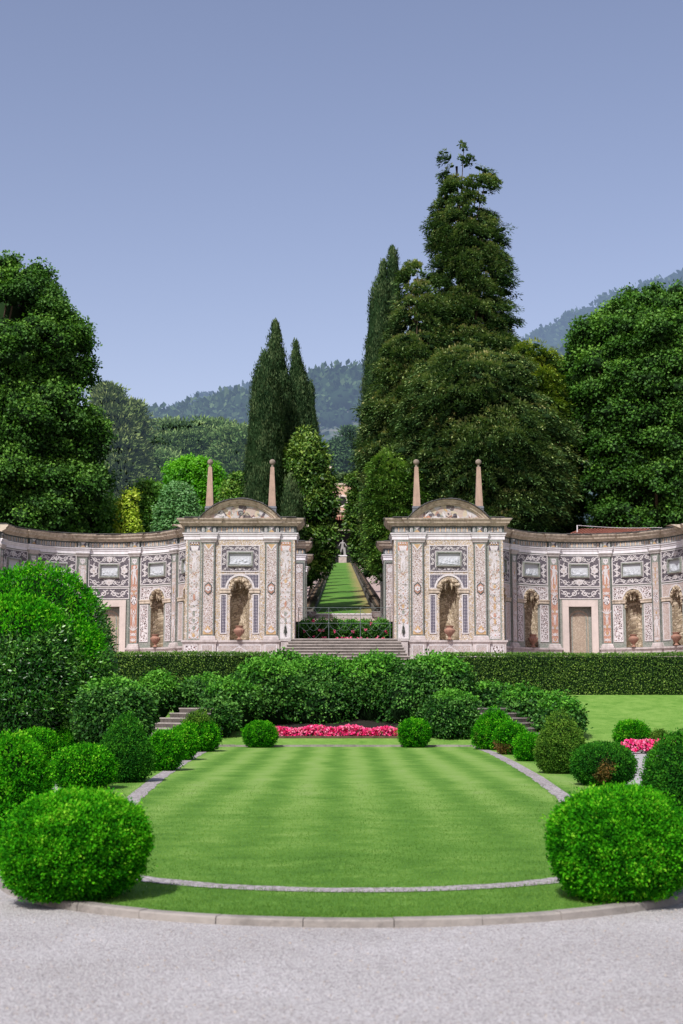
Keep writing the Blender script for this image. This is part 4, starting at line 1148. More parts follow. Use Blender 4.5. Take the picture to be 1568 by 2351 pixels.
# urns
def make_urn():
    r = empty('terracotta_urn', (0, 0, 0), '', 'urn', 'terracotta urns in the niches')
    mb = MB()
    prof = [(.12, 0), (.12, .03), (.07, .06), (.055, .10), (.07, .13)]
    mb.lathe((0, 0, 0), prof, M['terracotta'], 20)
    o = mb.build('foot', None, True); o.parent = r
    mb = MB()
    body = [(.07, .13)] + [(.07 + .175 * math.sin(PI * .5 * min(1, t * 1.25)) ** 1.2 if t < .8 else .245 - .09 * ((t - .8) / .2), .13 + .37 * t) for t in [i / 14 for i in range(1, 15)]]
    mb.lathe((0, 0, 0), body, M['terracotta'], 56, lambda a, z: .045 * math.sin(14 * a + z * 16) * (1 if .16 < z < .46 else 0))
    o = mb.build('body', None, True); o.parent = r
    mb = MB(); mb.lathe((0, 0, 0), [(.155, .50), (.15, .54), (.19, .58), (.20, .61), (.155, .615), (.14, .52)], M['terracotta'], 20)
    o = mb.build('rim', None, True); o.parent = r
    return r
bay = math.radians(34) * 4.5
spots = [((-4.71, 63.80, ZP + .02), 'terracotta urn in the niche of the left pavilion', 0),
         (FL(bay, .12, ZPE + .02), 'terracotta urn in the curved wall niche left of the left pavilion', 1),
         ((4.71, 63.80, ZP + .02), 'terracotta urn in the niche of the right pavilion', 2),
         (FR(-bay, .12, ZPE + .02), 'terracotta urn in the niche between right pavilion and walled-up door', 3),
         (FR(bay, .12, ZPE + .02), 'terracotta urn in the first niche right of the walled-up door', 4),
         (FR(2 * bay, .12, ZPE + .02), 'terracotta urn in the last niche, cut by the right picture edge', 5)]
proto = make_urn()
for i, (p, lab, k) in enumerate(spots):
    if i == 0: o = proto
    else:
        o = proto.copy(); COL.objects.link(o)
        for ch in list(proto.children):
            c = ch.copy(); COL.objects.link(c); c.parent = o
    o.location = p; o.rotation_euler = (0, 0, i * 1.1); o['label'] = lab

# ------------------------------------------------------------------ stairs, railing, kerbs
def step_flight(name, label, steps, group=None, cat='steps'):
    """steps = [(polygon plan, z0, z1)]"""
    mb = MB()
    for P, z0, z1 in steps:
        n = len(P)
        for i in range(n):
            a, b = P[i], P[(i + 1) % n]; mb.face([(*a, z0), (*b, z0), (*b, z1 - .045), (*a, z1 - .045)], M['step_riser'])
        cx = sum(p[0] for p in P) / n; cy = sum(p[1] for p in P) / n
        Q = []
        for p in P:
            l = math.hypot(p[0] - cx, p[1] - cy); Q.append((cx + (p[0] - cx) * (1 + .035 / l), cy + (p[1] - cy) * (1 + .035 / l)))
        for i in range(n):
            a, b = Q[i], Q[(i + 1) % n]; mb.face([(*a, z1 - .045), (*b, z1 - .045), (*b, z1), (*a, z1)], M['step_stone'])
        mb.face([(*q, z1) for q in Q], M['step_stone']); mb.face([(*q, z1 - .045) for q in Q][::-1], M['step_stone'])
    return tag(mb.build(name), label, cat, group)
S = []
for i in range(9):
    y = 60.2 + i * .44; z1 = 3.30 + (i + 1) * .143; w = 2.42 + (8 - i) * .055
    S.append(([(-w, y), (w, y), (w, 64.6), (-w, 64.6)], z1 - .16, z1))
step_flight('stone_staircase', 'wide flight of worn stone steps leading up between the two pavilions', S)
for s, lab in ((-1, 'side stair'), (1, 'side stair')):
    S = []
    dirx, diry = math.cos(math.radians(38)) * -s, math.sin(math.radians(38))
    px, py = -diry * -s, dirx * -s          # across
    x0, y0, z0 = s * 7.25, 47.6, .22
    for i in range(8):
        bx, by = x0 + dirx * .38 * i, y0 + diry * .38 * i; z1 = z0 + .165 * (i + 1)
        hwid = 1.05 - .006 * i
        P = [(bx - px * hwid, by - py * hwid), (bx + px * hwid, by + py * hwid), (bx + px * hwid + dirx * .55, by + py * hwid + diry * .55), (bx - px * hwid + dirx * .55, by - py * hwid + diry * .55)]
        a = sum(P[k][0] * P[(k+1)%4][1] - P[(k+1)%4][0] * P[k][1] for k in range(4))
        if a < 0: P = P[::-1]
        S.append((P, .1, z1))
    step_flight('garden_steps', ('left' if s < 0 else 'right') + ' side flight of garden steps climbing behind the cone topiary', S, 'garden steps either side of the laurels')
for s in (-1, 1):
    mb = MB(); x = s * 2.62
    mb.box(x - .21, x + .21, 63.62, 64.0, 3.6, 4.47, M['plinth_stone']); mb.box(x - .24, x + .24, 63.58, 64.0, 4.472, 4.56, M['capital_stone'])
    tag(mb.build('stone_block'), 'squat stone end block at the ' + ('left' if s < 0 else 'right') + ' foot of the pavilion beside the stairs', 'stone block', 'stone blocks ending the stairs')

# iron railing across the gate
def railing():
    Y = 64.75; zb, zm, zt = 4.62, 5.33, 6.04
    r = empty('iron_railing', (0, Y, zb), 'thin grey iron railing of crossing curves across the gate opening', 'railing')
    for z, nm in ((zt, 'top_rail'), (zm, 'middle_rail')):
        mb = MB(); mb.tube([(-2.1, Y, z), (2.1, Y, z)], .011, M['iron'], 6); mb.build(nm, r)
    for x in (-2.08, -.71, .73, 2.08):
        mb = MB(); mb.tube([(x, Y, zb - .05), (x, Y, zt + .02)], .013, M['iron'], 6); mb.lathe((x, Y, zm - .035), [(.01, 0), (.045, .02), (.045, .05), (.01, .07)], M['iron'], 8); mb.build('post', r)
    mb = MB()
    for k, (x0, x1) in enumerate(((-2.08, -.71), (-.71, .73), (.73, 2.08))):
        w = x1 - x0; c = (x0 + x1) / 2
        for z0, z1 in ((zm, zt), (zb, zm)):
            for sg in (-1, 1):
                for a0, a1, sag in ((x0, c, .30), (c, x1, .30)):
                    pass
            for a, b in ((x0, c), (c, x1), (x0 + w * .25, x1 - w * .25)):
                P = [(a + (b - a) * t / 12, Y, z1 - .34 * math.sin(PI * t / 12)) for t in range(13)]; mb.tube(P, .0045, M['iron'], 4)
            P = [(x0 + w * t / 16, Y, z0 + .55 * abs(math.cos(PI * t / 16)) ** 1.6) for t in range(17)]; mb.tube(P, .0045, M['iron'], 4)
    mb.build('scroll_infill', r)
railing()
# ------------------------------------------------------------------ ground
def h_lawn(y): return .042 + max(0.0, y - 11) * .008
def sheet(name, X, Y, hf, mat):
    mb = MB()
    for i in range(len(X) - 1):
        for j in range(len(Y) - 1):
            mb.face([(X[i], Y[j], hf(X[i], Y[j])), (X[i+1], Y[j], hf(X[i+1], Y[j])), (X[i+1], Y[j+1], hf(X[i+1], Y[j+1])), (X[i], Y[j+1], hf(X[i], Y[j+1]))], M[mat])
    return tag(mb.build(name), kind='structure')
def outline_sheet(name, rows, zf, mat, skirt=None):
    """rows = [(y, x0, x1)]"""
    mb = MB()
    for (y0, a0, b0), (y1, a1, b1) in zip(rows, rows[1:]):
        n = 6
        for k in range(n):
            t0, t1 = k / n, (k + 1) / n
            P = [(a0 + (b0 - a0) * t0, y0), (a0 + (b0 - a0) * t1, y0), (a1 + (b1 - a1) * t1, y1), (a1 + (b1 - a1) * t0, y1)]
            mb.face([(x, y, zf(y)) for x, y in P], M[mat])
    return tag(mb.build(name), kind='structure')
def g_gravel(y): return 0.0 if y < 15 else h_lawn(y) - .04 if y > 20 else (h_lawn(20) - .04) * (y - 15) / 5
sheet('gravel_path', [-60, -20, -8, 0, 8, 20, 60], [-30, 0, 8, 15, 17, 20, 30, 40, 47.2], lambda x, y: g_gravel(y), 'gravel')
# outer edge of the lawn bed
R0 = 3.25; Y0 = 14.0
def apse(r, yc, n=28): return [(yc - r * math.cos(PI / 2 * i / n), r * math.sin(PI / 2 * i / n)) for i in range(n + 1)]
outer = apse(R0, Y0) + [(16, 3.45), (19, 3.95), (23, 4.6), (27, 5.15), (33, 6.1), (38, 6.9), (43, 7.3), (47.3, 7.5)]
outline_sheet('lawn', [(y, -x, x) for y, x in outer], lambda y: h_lawn(y), 'lawn')
def strip_along(mb, P, w, z_of, mat, z_off):
    n = len(P)
    E = []
    for i in range(n):
        a, b = P[max(0, i-1)], P[min(n-1, i+1)]; tx, ty = b[0]-a[0], b[1]-a[1]; l = math.hypot(tx, ty)
        jit = 1 + .22 * math.sin(i * 2.3) * math.sin(i * 5.1)
        E.append(((P[i][0] - ty / l * w / 2 * jit, P[i][1] + tx / l * w / 2 * jit), (P[i][0] + ty / l * w / 2, P[i][1] - tx / l * w / 2)))
    for i in range(n - 1):
        q = [E[i][1], E[i+1][1], E[i+1][0], E[i][0]]
        mb.face([(x, y, z_of(y) + z_off) for x, y in q], M[mat])
def dense(P, step=.3):
    out = []
    for a, b in zip(P, P[1:]):
        l = math.hypot(b[0]-a[0], b[1]-a[1]); n = max(1, int(l / step))
        out += [(a[0] + (b[0]-a[0]) * i / n, a[1] + (b[1]-a[1]) * i / n) for i in range(n)]
    return out + [P[-1]]
inner = [(x, y) for y, x in apse(2.8, 15.16)] + [(2.95, 17.2), (3.25, 20.5), (3.50, 24), (3.78, 29), (4.0, 35), (4.15, 41), (4.12, 45.2)]
mb = MB()
full = [(-x, y) for x, y in inner[::-1]] + inner[1:]
strip_along(mb, dense(full), .27, h_lawn, 'strip_gravel', .006)
tag(mb.build('path_gravel_strip'), kind='structure')
# kerb stones round the apse and thin edging at the far end
mb = MB()
P = [(-x, y) for y, x in outer[::-1] if y < 20] + [(x, y) for y, x in outer[1:] if y < 20]
_d = [0]
for a, b in zip(P, P[1:]): _d.append(_d[-1] + math.hypot(b[0]-a[0], b[1]-a[1]))
_t = np.arange(0, _d[-1], .13); P = list(zip(np.interp(_t, _d, [p[0] for p in P]), np.interp(_t, _d, [p[1] for p in P]))); n = len(P)
rk = random.Random(4)
def knorm(p):
    if p[1] < Y0: l = math.hypot(p[0], p[1] - Y0); return (p[0] / l, (p[1] - Y0) / l)
    return (1 if p[0] > 0 else -1, 0)
for i in range(n - 1):
    if i % 5 == 0: dz = rk.uniform(-.004, .006); dd = rk.uniform(-.004, .004)
    a, b = P[i], P[i+1]; na, nb_ = knorm(a), knorm(b)
    if i % 5 == 0: a = (a[0] + (b[0] - a[0]) * .05, a[1] + (b[1] - a[1]) * .05)
    def pp(p, q, o, z): return (p[0] + q[0] * (o + dd), p[1] + q[1] * (o + dd), z)
    zt = h_lawn(a[1]) + .014 + dz; zlo = g_gravel(a[1]) - .05
    prof = [(.09, zlo), (.085, zt - .012), (.07, zt), (-.03, zt), (-.03, zlo)]
    for (o0, z0), (o1, z1) in zip(prof, prof[1:]):
        mb.face([pp(a, na, o0, z0), pp(b, nb_, o0, z0), pp(b, nb_, o1, z1), pp(a, na, o1, z1)], M['kerb_stone'])
    if i % 5 == 0: mb.face([pp(a, na, o, z) for o, z in prof], M['kerb_stone'])
    if i % 5 == 4: mb.face([pp(b, nb_, o, z) for o, z in prof][::-1], M['kerb_stone'])
tag(mb.build('kerb'), kind='structure')
mb = MB()
for x0, x1 in ((-4.3, 4.1),):
    k = x0
    while k < x1: mb.box(k, k + .78, 45.7, 45.86, .2, h_lawn(45.7) + .06 + rk.uniform(-.005, .008), M['kerb_stone']); k += .79
for s in (-1, 1):
    Q = dense([(s * 4.15, 45.2), (s * 5.2, 46.6), (s * 6.2, 47.2)], .5)
    for a, b in zip(Q, Q[1:]): mb.face([(a[0], a[1], .3), (b[0], b[1], .3), (b[0], b[1], .42), (a[0], a[1], .42)], M['kerb_stone']); mb.face([(a[0], a[1], .42), (b[0], b[1], .42), (b[0], b[1] + .12, .42), (a[0], a[1] + .12, .42)], M['kerb_stone'])
tag(mb.build('kerb_far'), kind='structure')
# outer lawns past the gravel path on both sides, edged with stone
for s in (-1, 1):
    rows = [(30, 13., 60), (34, 10.6, 60), (37.5, 8.9, 60), (41, 8.75, 60), (43.5, 8.6, 60), (45, 8.3, 60), (47.3, 7.95, 60)]
    outline_sheet('lawn_side', [(y, *(sorted((s * a, s * b)))) for y, a, b in rows], lambda y: h_lawn(y) + .02, 'lawn_plain')
    mb = MB(); Q = dense([(s * a, y) for y, a, b in rows], .6)
    for a, b in zip(Q, Q[1:]):
        za, zb_ = h_lawn(a[1]), h_lawn(b[1])
        mb.face([(*a, za - .12), (*b, zb_ - .12), (*b, zb_ + .05), (*a, za + .05)], M['kerb_stone']); mb.face([(*a, za + .05), (*b, zb_ + .05), (b[0] + s * .12, b[1], zb_ + .05), (a[0] + s * .12, a[1], za + .05)], M['kerb_stone'])
    tag(mb.build('kerb_side'), kind='structure')
def bank(x, y):
    t = min(1, max(0, (y - 47.2) / 10.3)); return h_lawn(47.2) - .01 + (2.05 - h_lawn(47.2)) * (t * .9 + .1 * t * t)
sheet('lawn_bank', [-60, -30, -12, 0, 12, 30, 60], [47.2, 49, 51, 53, 55, 57.5, 60.6], bank, 'lawn_plain')
sheet('terrace', [-60, -8, -2.9, 2.9, 8, 60], [58.9, 61, 64, 71], lambda x, y: 3.5 if (abs(x) > 2.8 or y < 60.9) else 3.4, 'pink_gravel')
mb = MB()
for a, b in ((-60, -3.0), (3.0, 60)): mb.box(a, b, 58.7, 58.9, 1.8, 3.503, M['plinth_stone'])
tag(mb.build('terrace_wall_base'), kind='structure')
# passage floor, hillside and grass ramp
sheet('passage_ground', [-3.7, 0, 3.7], [64.3, 66.95], lambda x, y: 4.60, 'pink_gravel')
sheet('upper_terrace', [-3.9, 0, 3.9], [69.6, 75, 84.1], lambda x, y: 5.72 + (y - 70) * .072, 'pink_gravel')
def side_hill(x, y):
    base = 5.4 + max(0, y - 72) * .112
    return base + max(0, abs(x) - 4) * .04 - .1
sheet('hillside', [-160, -90, -50, -25, -12, -4.2, 4.2, 12, 25, 50, 90, 160], [71, 76, 84, 100, 140, 200, 260, 330], lambda x, y: side_hill(x, y) - (.9 if abs(x) < 5 and y < 90 else 0), 'hill_soil')
sheet('lawn_ramp', [-1.8, -.6, .6, 1.8], [84, 95, 110, 130, 160, 200, 250, 302], lambda x, y: hill_z(y) + .05, 'alley_lawn')
sheet('path_alley', [-4.6, -1.8], [84, 110, 160, 302], lambda x, y: hill_z(y) - .05, 'pink_gravel')
sheet('path_alley_east', [1.8, 4.6], [84, 110, 160, 302], lambda x, y: hill_z(y) - .05, 'pink_gravel')
mb = MB(); mb.box(-1.95, 1.95, 83.7, 83.98, 6.3, 6.93, M['capital_stone']); mb.box(-1.98, 1.98, 83.66, 84.0, 6.932, 7.0, M['white_stone'])
tag(mb.build('stone_kerb'), 'low pale stone kerb at the foot of the grass ramp', 'kerb')
mb = MB(); mb.box(-2.15, 2.15, 69.2, 69.6, 4.5, 5.60, M['plinth_stone']); mb.box(-2.12, 2.12, 69.14, 69.62, 5.602, 5.70, M['limestone'])
tag(mb.build('retaining_wall'), 'low stone retaining wall behind the rose hedge', 'wall')

# grass blades over the near lawn
L = Leaves(); n = 230000
yy = 10.9 + (rng.uniform(size=n) ** 1.6) * 17; xx = rng.uniform(-5, 5, n)
hx = np.interp(yy, [a for a, b in outer], [b for a, b in outer]) - .03
stp = np.interp(yy, [b for a, b in inner], [a for a, b in inner])
ok = (np.abs(xx) < hx) & (rng.uniform(size=n) < 1.0 - (yy - 11) / 17)
rad_in = np.where(yy < 15.16, np.abs(np.hypot(xx, yy - 15.16) - 2.8), np.abs(np.abs(xx) - stp))
ok &= rad_in > .10
xx, yy = xx[ok], yy[ok]; n = len(xx)
P = np.stack([xx, yy, .042 + np.maximum(0, yy - 11) * .008 - .004], 1)
d = unit(rng.normal(size=(n, 3)) * .45 + np.array([0, 0, 1.0]))
ln = (.022 + .0002 * (yy - 11)) * rng.uniform(.6, 1.5, n)
wv = Wob(1.2, 10); edge = (rad_in[ok] < .16)
L.leaves(P, d, ln * np.where(edge, 1.5, 1), .0042 + .0001 * (yy - 11), .45 + .22 * wv(P) + .2 * rng.normal(size=n), M['grass_leaf'])
tag(L.build('grass'), 'short mown grass blades of the front lawn', 'grass', kind='stuff')
# loose stones over the foreground gravel
L = Leaves(); v0, f0 = ICO0
n = 3500
yy = 7.0 + rng.uniform(size=n) ** 1.3 * 6; xx = rng.uniform(-4.2, 4.2, n); ok = (np.hypot(xx, yy - Y0) > R0 + .11) | (yy > 14)
ok &= np.abs(xx) < 4.2
for x, y in zip(xx[ok], yy[ok]):
    s = rng.uniform(.004, .009); L.core(np.array([x, y, .002]) + v0 * s * np.array([1, 1, .6]) * rng.uniform(.7, 1.3, (12, 1)), f0, M[('capital_stone', 'plinth_stone', 'capital_stone', 'step_stone', 'limestone')[rng.integers(0, 5)]])
L.S.append(np.zeros(0)); L.V.append(np.zeros((0, 3))); L.M_.append(np.zeros(0, int))
tag(L.build('gravel_stones'), 'loose pale stones of the gravel forecourt', 'gravel', kind='stuff')

# ------------------------------------------------------------------ topiary, measured in the photograph: centre x, foot y, width, height
def topi(xd, yb, wd, hd, D, **k):
    b = pt(xd, yb, D); z = h_lawn(D) if k.pop('flat', True) else b[2]
    hw = wd * .43559 / FPX * D / 2 * .97; h = pt(xd, yb - hd, D)[2] - z
    return (b[0], D, z), hw, h, k
def T(label, xd, yb, wd, hd, D, kind='ball', mat='box_leaf', n=14000, leaf=.04, ground=None, **k):
    b, hw, h, _ = topi(xd, yb, wd, hd, D)
    if ground is not None: b = (b[0], b[1], ground)
    nm = {'ball': 'box_ball', 'cone': 'box_cone', 'mound': 'box_mound'}[kind]
    bush(nm, label, b, hw, h, kind, mat, n=n, leaf=leaf, group=k.pop('group', 'clipped box topiary round the lawn'), tuft=k.pop('tuft', leaf * 1.6), **k)
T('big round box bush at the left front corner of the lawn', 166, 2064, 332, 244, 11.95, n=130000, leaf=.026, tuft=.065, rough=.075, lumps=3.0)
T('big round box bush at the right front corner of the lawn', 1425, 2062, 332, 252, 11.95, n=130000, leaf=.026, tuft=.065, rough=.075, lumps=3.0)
T('tall bright mound of box at the left picture edge behind the front bush', 8, 1930, 220, 240, 16.2, 'mound', n=50000, leaf=.033, rough=.07, lumps=3.5)
T('low wide box ball left of the large dark cone', 190, 1812, 148, 100, 25.5, n=22000)
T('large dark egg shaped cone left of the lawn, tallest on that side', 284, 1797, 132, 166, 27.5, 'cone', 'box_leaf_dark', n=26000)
T('box ball just right of the large dark left cone', 378, 1776, 84, 98, 31.5, n=14000)
T('small box ball between a box ball and the bright pointed cone', 415, 1746, 74, 76, 36.5, n=12000, leaf=.045)
T('bright pointed cone with yellowish tip in front of the left garden steps', 454, 1728, 102, 104, 42, 'cone', n=16000, leaf=.05, mat2='box_leaf_olive', f2=lambda d: d[:, 2] > .72)
T('neat round box ball at the left end of the pink flower bed', 597, 1718, 80, 61, 45.2, n=13000, leaf=.042, rough=.02)
T('neat round box ball at the right end of the pink flower bed', 952, 1713, 76, 63, 45.2, n=13000, leaf=.042, rough=.02)
T('low box ball near the left edge above the left gravel path', 85, 1755, 98, 82, 33, n=14000)
T('small box ball partly behind a low ball near the left edge', 135, 1722, 62, 50, 38, n=9000, leaf=.045)
T('broad cone flecked with brown in front of the right garden steps', 1136, 1716, 108, 98, 43.5, 'cone', n=16000, leaf=.05, mat2='box_leaf_olive', f2=lambda d, w=Wob(5, 20): w(d) > .35)
T('box ball in front of the brown flecked right cone', 1174, 1730, 76, 72, 40, n=12000, leaf=.045, mat2='box_leaf_brown', f2=lambda d, w=Wob(5, 20): w(d) - 1.2 * d[:, 2] - .8 * d[:, 0] > .8)
T('small light green box ball left of the large olive cone', 1213, 1748, 62, 64, 36, n=11000, leaf=.045)
T('large olive green egg shaped cone right of the lawn', 1288, 1783, 120, 164, 30.5, 'cone', 'box_leaf_olive', n=26000, leaf=.038)
T('box ball with a large dead brown patch behind the right front bush', 1386, 1806, 150, 98, 26.5, n=26000, mat='box_leaf_dark', mat2='box_leaf_brown', f2=lambda d, w=Wob(4.5, 20): w(d) + 1.7 * np.exp(-((d[:, 0] + .15) ** 2 + (d[:, 2] + .1) ** 2) / .16) > .78, leaf=.036)
T('very dark box mound cut by the right picture edge', 1585, 1860, 215, 178, 19.5, 'mound', 'box_leaf_dark', n=50000, leaf=.033)
T('bright round box ball on the right side lawn', 1452, 1721, 86, 66, 43, n=13000, leaf=.045)
T('little yellowish box ball beside the bright ball on the right side lawn', 1514, 1716, 42, 40, 42.5, n=7000, leaf=.045, mat='box_leaf_olive')

# evergreen laurels and ivy mounds round the steps
def Lr(label, xd, yt, yb, wd, D, kind='mound', n=9000, leaf=.11, mat='laurel_leaf', topmat='laurel_top_leaf', rough=.08, g='laurel and ivy mounds before the terrace', name='laurel_mound', lumps=2.4, **k):
    b = pt(xd, yb, D); t = pt(xd, yt, D); hw = wd * .43559 / FPX * D / 2
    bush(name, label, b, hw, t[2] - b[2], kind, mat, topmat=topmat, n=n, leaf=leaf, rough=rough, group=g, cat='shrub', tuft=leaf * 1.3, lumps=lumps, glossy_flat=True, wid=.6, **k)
Lr('large smooth ivy dome left of the left garden steps', 260, 1562, 1716, 178, 36.3, 'ball', 18000, .085, rough=.03)
Lr('upright ivy clump behind the large ivy dome', 362, 1545, 1660, 84, 50.8, 'ball', 8000)
Lr('low ivy clump at the left edge of the left garden steps', 416, 1574, 1648, 62, 51.3, 'ball', 6000, topmat=None)
Lr('low spreading ivy above the left garden steps', 470, 1555, 1622, 130, 53.5, 'mound', 7000)
Lr('rounded laurel right of the top of the left garden steps', 530, 1562, 1688, 140, 50.2, 'ball', 12000)
Lr('small laurel hanging low beside the left garden steps', 505, 1608, 1706, 86, 48.9, 'ball', 8000, topmat=None)
Lr('laurel dome in the left part of the central thicket', 606, 1512, 1700, 170, 51.6, 'ball', 16000)
Lr('bright topped laurel at the left foot of the broad stone staircase', 650, 1496, 1640, 120, 55.0, 'ball', 9000)
Lr('flat topped laurel hiding the foot of the broad stone staircase', 738, 1510, 1694, 200, 53.0, 'ball', 18000, rough=.06)
Lr('dark laurel right behind the pink flower bed', 722, 1560, 1694, 190, 52.2, 'ball', 11000, topmat=None)
Lr('highest laurel dome at the right foot of the broad stone staircase', 872, 1496, 1700, 180, 52.6, 'ball', 18000)
Lr('laurel dome at the right end of the central thicket', 1000, 1504, 1660, 170, 52.2, 'ball', 15000)
Lr('ivy ball right of the right hand flower bed end', 1040, 1588, 1704, 136, 49.0, 'ball', 14000, .085, rough=.03)
Lr('laurel filling the shade between thicket and ivy ball', 945, 1540, 1700, 180, 52.0, 'ball', 10000, topmat=None)
Lr('low ivy heap above the right garden steps', 1130, 1572, 1632, 130, 53.5, 'mound', 7000)
Lr('ivy heap right of the right garden steps', 1205, 1580, 1672, 130, 50.5, 'mound', 9000, .12)
Lr('outer ivy heap at the edge of the upper right lawn', 1286, 1596, 1694, 104, 48.5, 'mound', 8000, .12)
# near-black block painted as shade behind the laurels, stone base beyond it
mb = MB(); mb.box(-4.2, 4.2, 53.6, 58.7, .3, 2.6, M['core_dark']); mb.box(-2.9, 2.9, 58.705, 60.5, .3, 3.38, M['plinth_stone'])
tag(mb.build('bank_shade_and_base'), kind='structure')
# huge bush on the left
b = empty('huge_bay_bush', (pt(40, 1690, 40)[0], 40, h_lawn(40)), 'huge dense bay bush filling the left edge in front of the curved wall', 'bush')
for k, (xd, yt, yb, wd, D) in enumerate(((75, 1297, 1690, 350, 41.), (20, 1368, 1700, 330, 38.6), (150, 1420, 1690, 210, 39.4))):
    p = pt(xd, yb, D); t = pt(xd, yt, D); hw = wd * .43559 / FPX * D / 2
    bush('foliage', None, (p[0], p[1], h_lawn(40)), hw, t[2] - h_lawn(40), 'ball', 'bay_leaf', n=42000, leaf=.11, rough=.05, tuft=.16, parent=b, topmat='box_leaf', wid=.36, lumps=3)

# clipped hedges
def hedge(name, label, x0, x1, y0, y1, z0, z1):
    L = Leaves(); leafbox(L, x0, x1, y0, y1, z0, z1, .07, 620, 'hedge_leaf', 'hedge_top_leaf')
    return tag(L.build(name), label, 'hedge', 'clipped hedges along the terrace')
hedge('clipped_hedge', 'long clipped hedge left of the stone staircase', -13.5, -3.15, 57.6, 58.65, 1.9, 3.70)
hedge('clipped_hedge', 'long clipped hedge running from the laurels to the right picture edge', 4.0, 18.5, 57.6, 58.65, 1.95, 3.66)

# flower beds
def flowers(name, label, pts, mats, size, hgt, nf, stems='box_leaf_dark'):
    L = Leaves()
    P = pts; n = len(P)
    I = np.repeat(np.arange(n), 7)
    d = unit(rng.normal(size=(n * 7, 3)) * .9 + np.array([0, -.25, .6]))
    m_ = rng.integers(0, len(mats), n)
    for j, mm in enumerate(mats):
        s = m_[I] == j
        L.leaves(P[I][s], d[s], size * rng.uniform(.7, 1.2, s.sum()), size * .9, np.full(s.sum(), .5), M[mm], rng.normal(size=(s.sum(), 3)))
    k = n // 2; Q = P[:k] - np.array([0, 0, .05]) + rng.normal(size=(k, 3)) * .05
    L.leaves(Q, unit(rng.normal(size=(k, 3)) + np.array([0, 0, .5])), .09, .05, rng.uniform(.2, .6, k), M[stems])
    return tag(L.build(name), label, 'flowers', kind='stuff')
sheet('ground_shade', [-5.2, -2.5, 0, 2.5, 5.0], [49.9, 51, 53, 53.6], lambda x, y: bank(x, y) + .05, 'shade_dark')  # near-black sheet painted as the shade beneath the laurel thicket
n = 3600
u = rng.uniform(-1, 1, n); y = 49.15 + rng.uniform(-.55, .55, n)
x = -.13 + .0 + u * 2.12 * 1.0 - .15 + 0; P = np.stack([x - .1, y, .58 + rng.uniform(.0, .30, n) * (1 - .3 * u * u) + .05 * np.sin(x * 5)], 1)
flowers('pink_flowers', 'mass of bright pink bedding flowers at the far end of the lawn', P, ['petal_pink', 'petal_pink', 'petal_light', 'petal_pink', 'petal_light'], .085, .2, n)
n = 260; c = pt(1488, 1722, 41.5); P = np.stack([c[0] + rng.uniform(-.72, .72, n), 41.5 + rng.uniform(-.3, .3, n), h_lawn(41) + .05 + rng.uniform(0, .28, n)], 1)
flowers('pink_flowers', 'small patch of pink flowers on the right side lawn', P, ['petal_pink', 'petal_light', 'petal_pink'], .085, .2, n)
mb = MB(); mb.box(-2.7, 2.4, 48.5, 49.9, .2, .60, M['soil']); tag(mb.build('ground_bed'), kind='structure')
# rose hedge between the pavilions: separate bushes
for i, x in enumerate((-1.75, -1.05, -.35, .35, 1.05, 1.75)):
    lab = ['rose bush with two big pink blooms against the left pavilion', 'rose bush with one large bloom, second from the left pavilion', 'rose bush left of the middle of the rose hedge', 'silvery rose bush right of the middle of the rose hedge', 'rose bush topped by a single pink bloom, second from the right pavilion', 'rose bush with blooms against the right pavilion'][i]
    r = empty('rose_bush', (x, 68, 4.55), lab, 'rose bush', 'rose bushes behind the railing')
    bush('foliage', None, (x, 68.0, 4.55), .50, 1.12, 'ball', 'laurel_leaf', topmat='laurel_top_leaf', n=5200, leaf=.085, rough=.10, tuft=.14, parent=r, lumps=4, wid=.6)
    C = [(x + rng.uniform(-.4, .4), 67.42 + rng.uniform(-.1, .1), 4.62 + rng.uniform(0, .22)) for _ in range(7)] + [(x + rng.uniform(-.3, .3), 67.46, rng.uniform(5.0, 5.6)) for _ in range(1 + (i in (0, 1, 4)))]
    for c in C:
        big = .10 if c[2] > 4.9 else .075
        k = 12; F = Leaves(); F.leaves(np.repeat(np.array(c)[None], k, 0), unit(rng.normal(size=(k, 3)) + np.array([0, -.6, .3])), big, big * .9, np.full(k, .5), M['petal_rose' if big > .08 or rng.uniform() < .5 else 'petal_light'])
        F.build('bloom', r)

# ------------------------------------------------------------------ trees
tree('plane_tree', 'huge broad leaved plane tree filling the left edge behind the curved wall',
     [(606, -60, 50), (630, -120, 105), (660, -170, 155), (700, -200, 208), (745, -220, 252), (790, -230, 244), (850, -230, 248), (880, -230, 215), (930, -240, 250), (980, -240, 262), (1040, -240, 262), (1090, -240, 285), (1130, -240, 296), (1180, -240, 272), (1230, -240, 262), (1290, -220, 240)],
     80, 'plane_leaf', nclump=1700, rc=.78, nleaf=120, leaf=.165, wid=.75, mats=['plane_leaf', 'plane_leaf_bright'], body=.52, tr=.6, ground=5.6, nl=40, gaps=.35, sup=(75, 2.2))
tree('plane_tree', 'huge broad leaved tree filling the right edge behind the curved wall',
     [(690, 1478, 1500), (712, 1425, 1600), (742, 1345, 1680), (775, 1300, 1720), (808, 1272, 1740), (850, 1266, 1750), (910, 1272, 1750), (980, 1280, 1750), (1050, 1300, 1750), (1120, 1305, 1750), (1180, 1315, 1750), (1240, 1320, 1740)],
     86, 'plane_leaf', nclump=1700, rc=.78, nleaf=120, leaf=.17, wid=.75, mats=['plane_leaf', 'plane_leaf_bright'], body=.66, tr=.6, ground=5.6, sup=(85, 2.1))
G = 'evergreen conifers right of the gate'
